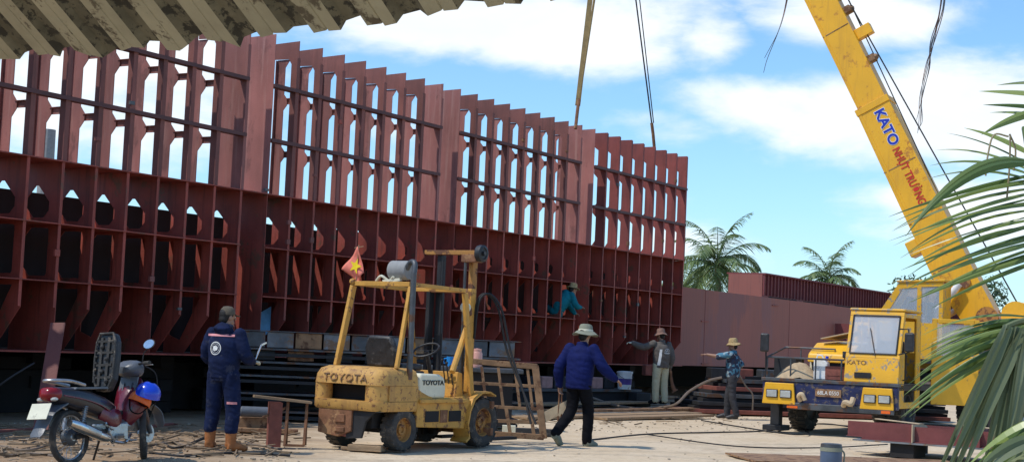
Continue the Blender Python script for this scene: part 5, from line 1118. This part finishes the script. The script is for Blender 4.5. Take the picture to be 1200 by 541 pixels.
# dark beam stack between the mechanic and the forklift
stp = gr(280, 496); sk = empty('beam_stack', V((-5.05, 26.2, 0)), HRZ-radians(60)+radians(34), 'stack of dark steel beams topped by square tube ends, behind the forklift', 'steel stack')
sk.location = at(275, 440, 24.6)*1; sk.location.z = 0; sk.rotation_euler = (0, 0, radians(9))
for i, z in enumerate((.14, .42, .70, .92, 1.13)):
    MB().bb(0, 4.6, 0, .9, z-.10, z-.05).build('beam_flange', 'steel_dark', sk); MB().bb(-.03-.04*(i % 2), 4.6, -.03, .9, z+.0, z+.03).build('beam_flange', 'steel_grey', sk)
for i in range(10): MB().bb(.03+.45*i, .45+.45*i, .0, .8, 1.17, 1.42).build('box_section', ('steel_pale', 'steel_grey', 'steel_pale', 'wood_rust')[(i*7+1) % 4], sk, bevel=.012)
for i in range(7): MB().bb(.2+.62*i, .62+.62*i, .05, .8, .97, 1.12).build('box_section', 'rust' if i in (1, 4) else 'steel_dark', sk, bevel=.01)
MB().bb(-.02, 4.6, -.03, .85, 1.425, 1.44).build('cover_plate', 'steel_grey', sk)
o = MB().box((0, 0, .07), (.11, .11, .14)).build('mug', 'cyan'); o = o
bpy.data.objects.remove(o)
def mug(p, label):
    r = empty('mug', p, 0, label, 'mug'); MB().lathe([(0, 0), (.055, 0), (.06, .15), (.052, .15), (.048, .012), (0, .012)], 20).build('cup', 'cyan', r, smooth=True)
    MB().tube(curve_pts([(-.055, 0, .12), (-.10, 0, .11), (-.10, 0, .05), (-.055, 0, .04)], 4), .010, 6).build('handle', 'cyan', r)
ts = empty('steel_table', at(520, 430, 24.5), radians(4), 'dark steel slab stack behind the forklift mast holding a mug and a jug', 'steel stack'); ts.location.z = 0
MB().bb(-1.1, 1.25, -.3, .5, .93, 1.0).build('top_plate', 'steel_grey', ts, bevel=.01); MB().bb(-1.0, 1.1, -.2, .5, .1, .92).build('slab_pile', 'black_void', ts)
q = at(528, 415, 24.4); q.z = 1.003; mug(q, 'bright blue mug on the dark steel slab behind the forklift mast')
q = at(559, 416, 24.4); q.z = 1.003; jg = empty('water_jug', q, 0, 'pink insulated jug standing on the dark steel slab right of the mast', 'jug')
MB().lathe([(0, 0), (.085, 0), (.09, .03), (.085, .22), (.07, .25), (0, .25)], 22).build('jug_body', 'peach', jg, smooth=True); MB().lathe([(.07, .251), (.072, .29), (0, .30)], 20).build('lid', 'peach', jg, smooth=True)
MB().tube(curve_pts([(-.08, 0, .24), (-.13, 0, .20), (-.12, 0, .10), (-.08, 0, .08)], 4), .012, 6).build('handle', 'peach', jg)

# red flat bar leaning on the hull
o = MB().bar((0, 0, 0), (.16, .35, 1.16), .012, .16, (1, 0, 0)).build('steel_bar', 'primer_dark', None); W2(o, gr(57, 497)); tag(o, 'red primed flat steel bar leaning on the hull behind the motorcycle', 'steel bar')
a_ = at(62, 447, 20.2); c_ = at(68, 378, 21.0)
bpy.data.objects.remove(o); g0 = V((a_.x-.12, a_.y, .02)); o = MB().bar(g0, c_, .015, .20, (1, 0, 0)).build('steel_bar', 'primer_red', None); tag(o, 'red primed flat steel bar leaning on the hull behind the motorcycle', 'steel bar')
# reddish steel strips on the ground along the hull at left
for i, (x0, y0, x1, y1, lb) in enumerate(((-8, 505, 42, 502, 'rusty red steel strip on the ground left of the motorcycle wheel'), (165, 500, 205, 496, 'rusty red steel strip on the ground between motorcycle and mechanic'))):
    o = MB().bar(gr(x0, y0, .03), gr(x1, y1, .03), .10, .03).build('steel_strip', 'gore', None, bevel=.004); tag(o, lb, 'steel strip')

# timber layers: wide boards on the ground from the walking man to the bucket
pl_ = [((606, 492), (812, 486), .05), ((640, 488), (822, 484), .10), ((620, 484), (800, 479), .16), ((655, 480), (790, 476), .21), ((700, 492), (826, 488), .04)]
names = ['lowest long board in front of the pile beside the walking man', 'long board lying second from the ground in the pile', 'third board up in the long pile near the bucket', 'uppermost long board of the pile below the white bucket', 'loose thin board at the right foot of the pile']
for i, (a_, c_, h) in enumerate(pl_):
    p, q = gr(*a_), gr(*c_); p.z = q.z = h; p.y += i*.35 if i < 4 else 0; q.y += i*.35 if i < 4 else 0
    mid = (p+q)/2; q = mid+(q-mid)*1
    o = MB().bar(p, q, .45, .05).build('timber_board', 'wood_rust' if i % 2 else 'wood', None, bevel=.008); tag(o, names[i], 'board', 'long boards on the ground below the hull')
# low bench of dark beams with blocks on it behind the walking man
P1 = at(628, 470, 33.5); P2 = at(752, 466, 36.5); P1.z = P2.z = 0; dv = (P2-P1); ang = atan2(dv.y, dv.x); ln = dv.length
bn_ = empty('beam_bench', P1, ang, 'low dark steel bench running behind the walking man and under the bucket', 'steel stack')
MB().bb(-.6, ln, 0, .7, .38, .44).build('top_plate', 'steel_grey', bn_, bevel=.006); MB().bb(-.5, ln-.1, .05, .7, .05, .375).build('beam', 'black_void', bn_); MB().bb(ln-.55, ln+.02, -.25, .0, .02, .375).build('end_post', 'steel_dark', bn_, bevel=.01)
R_ = Matrix.Rotation(ang, 3, 'Z')
lbs = ['first', 'second', 'third', 'fourth', 'fifth', 'sixth', 'seventh']
for i in range(7):
    o = MB().box((0, 0, .13), (.40, .3, .26)).build('block', ('steel_dark', 'brick', 'steel_dark', 'rust', 'steel_dark', 'brick', 'steel_dark')[i], None, bevel=.02); W2(o, P1+R_ @ V((.1+i*.46, .3, .442)), ang+random.uniform(-.1, .1))
    tag(o, 'square block on the low bench behind the walking man, %s from the left' % lbs[i], 'block', 'blocks on the low bench')
# bucket
q = at(731, 467, 36.0); q.z = .443; bu = empty('paint_bucket', q, .4, 'white plastic paint bucket with a purple label beside the man in grey', 'bucket')
MB().lathe([(0, 0), (.155, 0), (.175, .36), (.185, .36), (.185, .385), (.172, .385), (.150, .02), (0, .02)], 28).build('bucket_body', 'white_paint', bu, smooth=True)
MB().lathe([(.190, .375), (.190, .415), (.06, .425), (0, .425)], 28).build('lid', 'white_paint', bu); MB().lathe([(.163, .11), (.172, .25)], 28, None, 3.3, 6.2).build('label', 'bucket_purple', bu)
MB().tube([(.185*cos(t), .185*sin(t)-.02, .33-.10*sin(pi*(t-3.3)/2.9)) for t in [3.3+.29*k for k in range(11)]], .006, 6).build('handle', 'steel_grey', bu)
# dark steel stack on the right below the plated hull
sr = empty('plate_stack', gr(838, 486), radians(13), 'stepped stack of dark steel plates under the plated hull behind the straw hatted man', 'steel stack'); sr.location.z = 0
for i, z in enumerate((.05, .22, .40, .56, .74)):
    MB().bb(-.45+.25*i, 6, .12*i+.4, 2.2, z-.03, z+.06).build('plate', ('gore', 'steel_dark', 'steel_grey', 'gore', 'steel_grey')[i], sr, bevel=.008); MB().bb(-.3+.25*i, 6, .12*i+.55, 2.2, z+.062, z+.13).build('spacer', 'black_void', sr)
for i in range(9):
    o = MB().box((0, 0, .12), (.42, .34, .24)).build('block', ('gore', 'steel_dark', 'gore', 'steel_grey', 'steel_dark', 'steel_grey', 'steel_dark', 'steel_grey', 'steel_grey')[i], None, bevel=.02)
    W2(o, sr.location+Matrix.Rotation(radians(13), 3, 'Z') @ V((-1.1+.62*i+(.95 if i else .0), 1.2, .80)), radians(13)+random.uniform(-.08, .08)); tag(o, 'square block on the plate stack below the plated hull, %s from the left' % (lbs+['eighth', 'ninth'])[i], 'block', 'blocks on the plate stack')
# stack left of ground under hull, filler shade wall of stored steel under the ship
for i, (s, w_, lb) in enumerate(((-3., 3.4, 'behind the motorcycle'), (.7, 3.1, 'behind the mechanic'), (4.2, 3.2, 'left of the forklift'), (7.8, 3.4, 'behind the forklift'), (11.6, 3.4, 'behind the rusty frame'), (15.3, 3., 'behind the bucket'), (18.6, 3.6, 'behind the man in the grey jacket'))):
    o = empty('shade_pile', hp(s, 1.9, 0), HRZ, 'low filler pile of shade-black steel under the hull, '+lb, 'steel pile', 'filler steel piles for the shade under the hull')  # added near-black filler that deepens the shade under the hull
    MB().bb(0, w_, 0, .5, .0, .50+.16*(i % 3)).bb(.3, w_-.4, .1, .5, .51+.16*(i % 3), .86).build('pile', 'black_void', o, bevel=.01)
# small trestle with offcuts
tq_ = gr(335, 524); tr = empty('trestle', tq_, radians(15), 'small rusty welding trestle on the ground between the mechanic and the forklift', 'trestle')
b = MB()
for x in (-.02, .22): b.bar((x, 0, .02), (x+.03, .10, .56), .03, .03).bar((x+.06, .3, .02), (x+.03, .10, .56), .03, .03)
b.bar((-.02, 0, .03), (.22, 0, .03), .03, .03); b.build('legs', 'rust', tr)
MB().bar((-.42, .1, .62), (.30, .12, .56), .16, .03).build('top_plate', 'wood', tr); MB().bar((-.30, .06, .36), (.02, .12, .50), .02, .03).build('brace', 'rust', tr)
MB().bb(-.22, -.06, .05, .25, .0, .55).build('panel', 'gore', tr)
o = MB().tube([(-.26, 0, .085), (.30, .05, .085)], .075, 14).build('gas_bottle', 'bike_grey', None, smooth=True, bevel=.02); W2(o, gr(302, 506)+V((0, 0, .18)), .05); o.location.z = .20; tag(o, 'grey rounded bar lying on scrap left of the rusty trestle', 'pipe')
o = MB().box((0, 0, .1), (.6, .3, .2)).box((.1, -.2, .03), (.9, .2, .06)).build('scrap_block', 'wood_rust', None, bevel=.01); W2(o, gr(304, 505), .1); tag(o, 'rusty scrap block under the grey pipe near the trestle', 'scrap')
# red beams in front of the crane
g_ = gr(1010, 514, .22); rb = empty('steel_grillage', (g_.x, g_.y, 0), radians(-33), 'red primed steel beam grid raised on blocks in front of the crane truck', 'steel beams')
def ibeam(n, a, c, h=.24, m='primer_web'):
    b = MB(); a, c = V(a), V(c); b.bar(a+V((0, 0, h/2)), c+V((0, 0, h/2)), .012, h-.02).bar(a+V((0, 0, .006)), c+V((0, 0, .006)), .12, .012); return b.build(n, m, rb)
MB().bb(-.1, 4.2, -.12, 1.5, .20, .222).build('base_plate', 'steel_pale', rb)
ibeam('beam', (.0, .0, .224), (4.2, .0, .224)); ibeam('beam', (-.45, .62, .224), (4.2, .62, .224), .24); ibeam('beam', (-.2, 1.3, .224), (4.2, 1.3, .224), .22)
for i, x in enumerate((.78, 1.75, 2.7, 3.6)):
    MB().prism([(-.10, .226), (.61, .226), (.61, .44), (.5, .47), (-.10, .49)], .014, Matrix(((0, 0, 1, x), (1, 0, 0, 0), (0, 1, 0, 0), (0, 0, 0, 1)))).build('cross_plate', 'wood_pale' if i == 0 else 'primer_web', rb)
for i, (x, y) in enumerate(((.25, 1.1), (1.5, 1.0), (2.7, .9))): MB().bar((x-.5, y+.25, .48), (x+.45, y-.5, .475), .09, .012, (0, 0, 1)).build('strip', 'wood_pale', rb)
for x in (.45, 2.6): MB().bb(x, x+.35, -.05, .5, .0, .199).build('packing', 'black_void', rb)
for x in (.2, 2.4): MB().bb(x, x+.35, .9, 1.4, .0, .199).build('packing', 'black_void', rb)
# foreground cooler
q = gr(974, 575); cl = empty('drink_flask', q, 0, 'dark blue insulated flask with a grey lid at the bottom edge of the view', 'flask')
q2 = at(974, 530, 18.0); cl.location = V((q2.x, q2.y, 0)); zt = at(974, 519, 18.0).z
MB().bb(-.3, .3, -.3, .3, .0, .0011); 
MB().lathe([(0, 0), (.12, 0), (.125, .02), (.125, zt-.09), (0, zt-.09)], 26).build('flask_body', 'cooler_blue', cl, smooth=True); MB().lathe([(.128, zt-.089), (.128, zt-.045), (.12, zt-.044)], 26).build('collar', 'hat_grey', cl); MB().lathe([(.125, zt-.043), (.12, zt-.005), (.10, zt), (0, zt)], 26).build('lid', 'steel_grey', cl, smooth=True)
MB().tube(curve_pts([(.12, 0, zt-.07), (.155, 0, zt-.12), (.14, 0, zt-.28), (.12, 0, zt-.33)], 4), .010, 6).build('handle', 'hat_grey', cl)
# plywood sheet by the flask
o = MB().box((0, 0, .012), (3.2, 1.4, .024)).build('plywood_sheet', 'wood_rust'); W2(o, gr(1000, 541)+V((0, 0, .003)), radians(8)); tag(o, 'brown plywood sheet lying on the ground behind the blue flask', 'board')
# cables and hoses on the ground
def cable(pts, r, m, lb, z=.02, name='cable'):
    P = [gr(x, y, z) if len(q_) == 0 else at(x, y, q_[0]) for (x, y, *q_) in pts]; o = MB().tube(curve_pts(P, 8), r, 6).build(name, m, None, smooth=True); return tag(o, lb, 'cable' if m != 'hose' else 'hose')
cable([(690, 515), (760, 508), (840, 506), (900, 504), (960, 496), (1000, 500)], .013, 'cable', 'black cable running across the pale ground from the walking man to the crane')
cable([(755, 508), (860, 522), (960, 524), (1040, 520)], .010, 'cable', 'thin black cable branching across the pale ground in front of the crane')
cable([(822, 492), (870, 500), (925, 508), (948, 507), (930, 501), (905, 503)], .013, 'cable', 'black cable looping on the ground near the crane bumper')
cable([(760, 478), (790, 474, 33.5), (808, 458, 34), (830, 446, 34), (846, 442, 34)], .03, 'hose', 'grey hose rising from the boards to the waist of the pointing man', .06, 'hose')
cable([(690, 464, 34.5), (712, 472, 34.5), (735, 477, 34), (765, 479, 33.5)], .028, 'hose', 'grey hose trailing off the low bench past the bucket', .06, 'hose')
cable([(866, 438, 33.5), (874, 452, 33.5), (882, 462, 33.5), (882, 480, 33.5)], .018, 'hose', 'pale hose hanging down the plate stack right of the straw hatted man', .06, 'hose')
cable([(-10, 458, 19.5), (15, 440, 19.7), (40, 425, 20.5)], .012, 'cable', 'dark wire hanging under the hull at the far left')
for i, pts in enumerate((((170, 522), (200, 518), (235, 524), (290, 520), (330, 526)), ((175, 530), (220, 534), (270, 530), (340, 533)), ((0, 522), (30, 527), (60, 520)), ((185, 512), (205, 524), (240, 512)), ((5, 534), (40, 531), (90, 538)))):
    cable(pts, .014, 'cable' if i % 2 else 'hose', ['grey hose wavering on the sand behind the mechanic boots', 'black cable in front of the mechanic boots', 'grey hose on the sand at the far left', 'black cable curled on the sand left of the mechanic', 'grey hose on the sand under the rear motorcycle wheel'][i], .012, 'hose' if i % 2 == 0 else 'cable')
cable([(243, 525), (247, 505), (250, 488), (258, 480, 18.6)], .012, 'cable', 'thin cable hanging from the mechanic to the ground between his legs')
# rubble
b = MB(); random.seed(21)
for i in range(900):
    r_ = random.random()
    if r_ < .5: x, y = random.uniform(-10, 350), random.uniform(494, 548)
    elif r_ < .8: x, y = random.uniform(560, 900), random.uniform(486, 506)
    else: x, y = random.uniform(350, 1200), random.uniform(488, 560)
    p = gr(x, y); sz = random.uniform(.006, .026)*(1.2 if r_ < .5 else 1)
    R = Matrix.Rotation(random.uniform(0, 6), 3, 'Z') @ Matrix.Rotation(random.uniform(-.3, .3), 3, 'X')
    b.box(p+V((0, 0, sz*.2)), (sz*random.uniform(.8, 2.2), sz*random.uniform(.6, 1.4), sz*.6), R)
for v in b.bm.verts: v.co += V((random.uniform(-.004, .004), random.uniform(-.004, .004), 0))
o = b.build('rubble', 'sand_stone'); tag(o, 'small stones and chips scattered over the sandy ground', 'rubble', kind='stuff')
b = MB()
for i in range(300):
    x, y = (random.uniform(-10, 345), random.uniform(498, 536)) if i < 250 else (random.uniform(600, 860), random.uniform(486, 498))
    p = gr(x, y); a = random.uniform(0, 6.28); l_ = random.uniform(.08, .5); d_ = V((cos(a), sin(a), 0))*l_
    b.bar(p+V((0, 0, .015)), p+d_+V((0, 0, .02+random.uniform(0, .03))), random.uniform(.01, .04), random.uniform(.006, .02))
o = b.build('wood_scraps', 'wood_scrap'); tag(o, 'splinters and offcuts of wood strewn on the sand', 'scraps', kind='stuff')
# pale post beyond the hull
o = MB().tube([at(57, 200, 60)*1, at(58, 152, 60)], .30, 12).build('concrete_post', 'concrete'); bpy.data.objects.remove(o)
p = at(57, 152, 60); o = MB().tube([(p.x, p.y, 0), p], [.36, .28], 14).build('concrete_post', 'concrete'); tag(o, 'tall grey concrete post far behind the ship, seen through its upper left bays', 'post')
# hanging dry strands at the top right
def strand(pts, Y, lb, n=4):
    b = MB(); P0_ = [at(x, y, Y) for x, y in pts]
    for k in range(n):
        P = [p+V((random.uniform(-.02, .02)*(i/len(P0_)+.2), random.uniform(-.05, .05), random.uniform(-.02, .02))) for i, p in enumerate(P0_)]; P = P[:len(P)-(k % 2)]
        b.tube(curve_pts(P, 5), [.0035-.002*i/(5*(len(P)-1)) for i in range(5*(len(P)-1)+1)], 5)
    return tag(b.build('dry_strand', 'steel_grey'), lb, 'strand')
strand([(1106, -30), (1103, 10), (1093, 50), (1088, 80), (1080, 110), (1079, 140), (1077, 152)], 9, 'thin dark frayed strand hanging down in the sky right of the boom', 5)
strand([(926, -30), (922, 5), (910, 40), (899, 68), (893, 84)], 9, 'short thin frayed strand hanging in the sky left of the boom', 2)
# ------------------------------------------------------------------ palms and trees
def blade(b, base, tip, wd, droop, fold=.35, n=5, up=V((0, 0, 1)), side_bias=0, twist=0):
    """one folded leaflet: two strips meeting at the midrib"""
    base, tip = V(base), V(tip); d = tip-base; L_ = d.length; pts = []
    for i in range(n+1):
        t = i/n; pts.append(base+d*t+V((0, 0, 1))*droop*(4*t*(1-t))*L_)
    prev = None
    for i, p in enumerate(pts):
        t = i/n; tg = (pts[min(i+1, n)]-pts[max(i-1, 0)]).normalized(); s_ = tg.cross(up)
        if s_.length < .05: s_ = V((1, 0, 0))
        s_.normalize(); nn = s_.cross(tg).normalized(); ca, sa = cos(twist), sin(twist); s_, nn = s_*ca+nn*sa, nn*ca-s_*sa
        w_ = wd*(min(1, .45+t*3) if t < .25 else (1-((t-.25)/.75)**1.7))*.5+.0006
        vs_ = (b.bm.verts.new(p+s_*w_-nn*w_*fold), b.bm.verts.new(p), b.bm.verts.new(p-s_*w_-nn*w_*fold))
        if prev: b.bm.faces.new((prev[0], prev[1], vs_[1], vs_[0])); b.bm.faces.new((prev[1], prev[2], vs_[2], vs_[1]))
        prev = vs_
def palm(loc, hgt, rad, nf, seed, label, m='palm_far', nl=34, lw=.06, group=None):
    random.seed(seed); root = empty('palm_tree', loc, 0, label, 'palm tree', group)
    lean = V((random.uniform(-.6, .6), random.uniform(-.4, .4), 0))
    MB().tube([V((0, 0, 0))+lean*((t/8)**2)+V((0, 0, hgt*t/8)) for t in range(9)], [.22-.012*t for t in range(9)], 12).build('trunk', 'bark', root, smooth=True)
    top = lean+V((0, 0, hgt))
    for f in range(nf):
        el = radians(88-118*((f+.5)/nf)**.9); az = f*2.399+random.uniform(-.3, .3); b = MB(); L_ = rad*random.uniform(.85, 1.1)
        h_ = V((cos(az), sin(az), 0)); pts = []; p = top.copy(); e_ = el
        for i in range(11): pts.append(p.copy()); p = p+(h_*cos(e_)+V((0, 0, sin(e_))))*L_/10; e_ -= radians(7+9*cos(max(el, 0)))*(.5+i*.09)
        b.tube(pts, [.035-.003*i for i in range(11)], 5)
        for k in range(nl):
            t = .12+.86*k/nl; i = t*10; j = min(int(i), 9); q = pts[j].lerp(pts[j+1], i-j); tg = (pts[j+1]-pts[j]).normalized(); sd2 = tg.cross(V((0, 0, 1)))
            if sd2.length < .1: sd2 = h_.cross(V((0, 0, 1)))
            sd2.normalize(); ll = L_*.30*sin(pi*min(1, .22+t*.78))**.6*random.uniform(.85, 1.1)
            for s_ in (-1, 1):
                d = (sd2*s_*.75+tg*.65+V((0, 0, -.35-.45*random.random()))).normalized()
                blade(b, q, q+d*ll, lw, .10, n=3, twist=random.uniform(-.5, .5))
        b.build('frond', m, root, recalc=False)
    return root
def pbase(x, y, Y): p = at(x, y, Y); return V((p.x, p.y, 0)), p.z
l_, z_ = pbase(848, 312, 75); palm(l_, z_, 3.4, 24, 3, 'tall coconut palm above the plated hull just right of the ribbed ship side', nl=30, lw=.085)
l_, z_ = pbase(968, 328, 85); palm(l_, z_, 2.7, 20, 5, 'smaller coconut palm showing above the dark red deck box', nl=28, lw=.08)
l_, z_ = pbase(812, 338, 80); palm(l_, z_, 2.6, 20, 8, 'low palm crown half hidden right behind the end of the ribbed ship side', nl=28, lw=.09)
def tree(loc, hgt, rx, rz_, seed, label, n=1500, ls=.16):
    random.seed(seed); root = empty('tree', loc, 0, label, 'tree', None)
    b = MB().tube([(0, 0, 0), (.1, 0, hgt*.5), (0, .1, hgt)], [.25, .18, .08], 10); cl_ = []
    for k in range(9):
        a = random.uniform(0, 6.28); r_ = rx*random.uniform(.3, .85); c = V((cos(a)*r_, sin(a)*r_, hgt+random.uniform(-.6, .8)*rz_)); cl_.append((c, random.uniform(.28, .5)*rx)); b.tube([(0, 0, hgt*.7), c*.6+V((0, 0, hgt*.32)), c], [.09, .05, .02], 6)
    b.build('trunk', 'bark', root, smooth=True); b = MB()
    for k in range(n):
        c, r_ = random.choice(cl_); d = V((random.gauss(0, 1), random.gauss(0, 1), random.gauss(0, .8))).normalized(); p = c+d*r_*random.uniform(.5, 1.1)
        R = V((random.gauss(0, 1), random.gauss(0, 1), random.gauss(0, 1))).normalized(); q = R.orthogonal().normalized(); s_ = ls*random.uniform(.6, 1.4)
        b.bm.faces.new([b.bm.verts.new(p+v) for v in (R*s_, q*s_*.5, -R*s_, -q*s_*.5)])
    b.build('crown', 'tree_leaf', root, recalc=False)
l_, z_ = pbase(1082, 352, 95); tree(l_, z_, 2.6, 1.1, 4, 'dark leafy tree top above the hull just left of the crane operator cab', 2600)
l_, z_ = pbase(1130, 362, 100); tree(l_, z_, 3.0, 1.3, 14, 'dark leafy tree behind the crane operator cab windows', 2600)
l_, z_ = pbase(880, 330, 110); tree(l_, z_-.6, 1.6, .5, 24, 'brownish tree top low between the two background palms', 900)

# near palm at the right edge
YN = 8.0; np_ = empty('palm_tree', (4.5, 8.6, 0), 0, 'near coconut palm reaching in from the right edge with long drooping leaves', 'palm tree')
MB().tube([(0, 0, 0), (.05, 0, 1.5), (.0, 0, 3.0)], [.2, .17, .15], 14).build('trunk', 'bark', np_, smooth=True)
off = V((4.5, 8.6, 0))
def frond(rach, leaves, m, dY=0):
    b = MB(); P = curve_pts([at(x, y, Y)-off for x, y, Y in rach]+[], 5); b.tube(P, .014, 6)
    for (x0, y0, x1, y1, w_, dr, dy) in leaves:
        a = at(x0, y0, YN+dY+random.uniform(-.12, .12))-off; c = at(x1, y1, YN+dY+dy)-off
        blade(b, a, c, w_, dr, .45, 9, up=V((0, 0, 1)) if abs((c-a).normalized().z) < .8 else V((.3, 1, 0)), twist=random.uniform(.3, 1.1))
    return b.build('frond', m, np_, recalc=False)
random.seed(5)
# upper small tips
frond([(1216, 96, 8.3), (1222, 120, 8.3), (1228, 150, 8.3)], [(1222, 110, 1147, 107, .040, .02, .2), (1224, 126, 1152, 123, .03, .02, .1), (1222, 128, 1150, 158, .05, .04, -.1), (1224, 136, 1160, 132, .03, .03, .3), (1226, 96, 1168, 100, .03, .03, .3)], 'palm_near', .3)
# fan of arching leaflets
Lf = [(1212, 196, 1110, 156, .030, .06, .1), (1212, 202, 1096, 176, .030, .09, .2), (1212, 206, 1090, 194, .028, .09, 0), (1214, 212, 1080, 212, .032, .10, .1), (1214, 184, 1130, 150, .03, .05, .2)]
frond([(1200, 150, 8.2), (1207, 190, 8.0), (1222, 260, 8.0), (1240, 330, 8.0)], Lf, 'palm_near')
Lf = []
for k in range(20):
    t = k/19; x1 = 1038+t*34+random.uniform(-6, 6)+(14 if k % 3 == 1 else 0); y1 = 256+t*104+random.uniform(-3, 3); Lf.append((1212+t*14, 204+t*98, x1, y1, random.uniform(.018, .032), .02+.05*random.random(), random.uniform(-.5, .3)))
frond([(1208, 180, 8.0), (1214, 220, 8.0), (1228, 300, 8.0), (1240, 360, 8.2)], Lf, 'palm_near')
b = MB(); blade(b, at(1205, 188, 7.8)-off, at(1061, 277, 7.6)-off, .065, .16, .5, 12, twist=.9); blade(b, at(1210, 192, 7.75)-off, at(1068, 268, 7.55)-off, .05, .14, .5, 12, twist=.9); b.build('frond', 'palm_near', np_, recalc=False)
# mid frond, dusty long leaflets to the left
Lf = []
for k in range(24):
    t = k/23; Lf.append((1214+4*t, 372+t*26, 1088-t*28+random.uniform(-8, 8), 392+t*100+random.uniform(-4, 4), random.uniform(.022, .034), .05+.05*random.random(), random.uniform(-.4, .3)))
frond([(1205, 350, 7.8), (1216, 372, 7.8), (1224, 410, 7.8)], Lf, 'palm_near', -.2)
# hanging broad bands of dusty leaflets
Lf = []
for k in range(15):
    t = k/14; Lf.append((1178+t*22, 380+t*8, 1096+t*26+random.uniform(-5, 5), 556+t*10, random.uniform(.035, .06), .02, random.uniform(-.2, .2)))
for k in range(13):
    t = k/12; Lf.append((1190+t*20, 382+t*6, 1150+t*34+random.uniform(-4, 4), 560+t*6, random.uniform(.035, .055), .015, random.uniform(-.2, .2)))
frond([(1176, 384, 7.6), (1196, 376, 7.6), (1224, 372, 7.6)], Lf, 'palm_pale', -.4)
Lf = [(1215, 488+6*k, 1128+k*6, 552+k*4, .06, .10, random.uniform(-.2, .2)) for k in range(9)]
frond([(1210, 470, 7.4), (1216, 500, 7.4), (1222, 530, 7.4)], Lf, 'palm_near', -.6)
Lf = [(1212, 512+5*k, 1140+k*9, 556+k*3, .05, .08, random.uniform(-.2, .2)) for k in range(5)]
frond([(1208, 500, 7.3), (1214, 520, 7.3)], Lf, 'palm_pale', -.75)
b = MB()
for (pts) in (((1184, 158), (1183, 195), (1180, 232)), ((1182, 160), (1165, 158), (1158, 180), (1155, 206)), ((1183, 157), (1190, 175), (1188, 200))):
    b.tube(curve_pts([at(x, y, 7.9)-off for x, y in pts], 5), .005, 4)
b.build('dry_fibre', 'palm_dry', np_)
# green leaf of a young shrub behind the bands
sb = empty('shrub', gr(1180, 500)+V((.3, 0, 0)), 0, 'small green shrub seen between the hanging palm leaves at the right edge', 'shrub'); b = MB()
for k in range(40):
    a = random.uniform(0, 6.28); blade(b, (0, 0, random.uniform(.1, .9)), V((cos(a)*.45, sin(a)*.45, random.uniform(.3, 1.5))), .14, .1, .3, 4)
b.build('foliage', 'palm_near', sb, recalc=False); MB().tube([(0, 0, 0), (0, 0, .9)], .03, 6).build('stem', 'bark', sb)
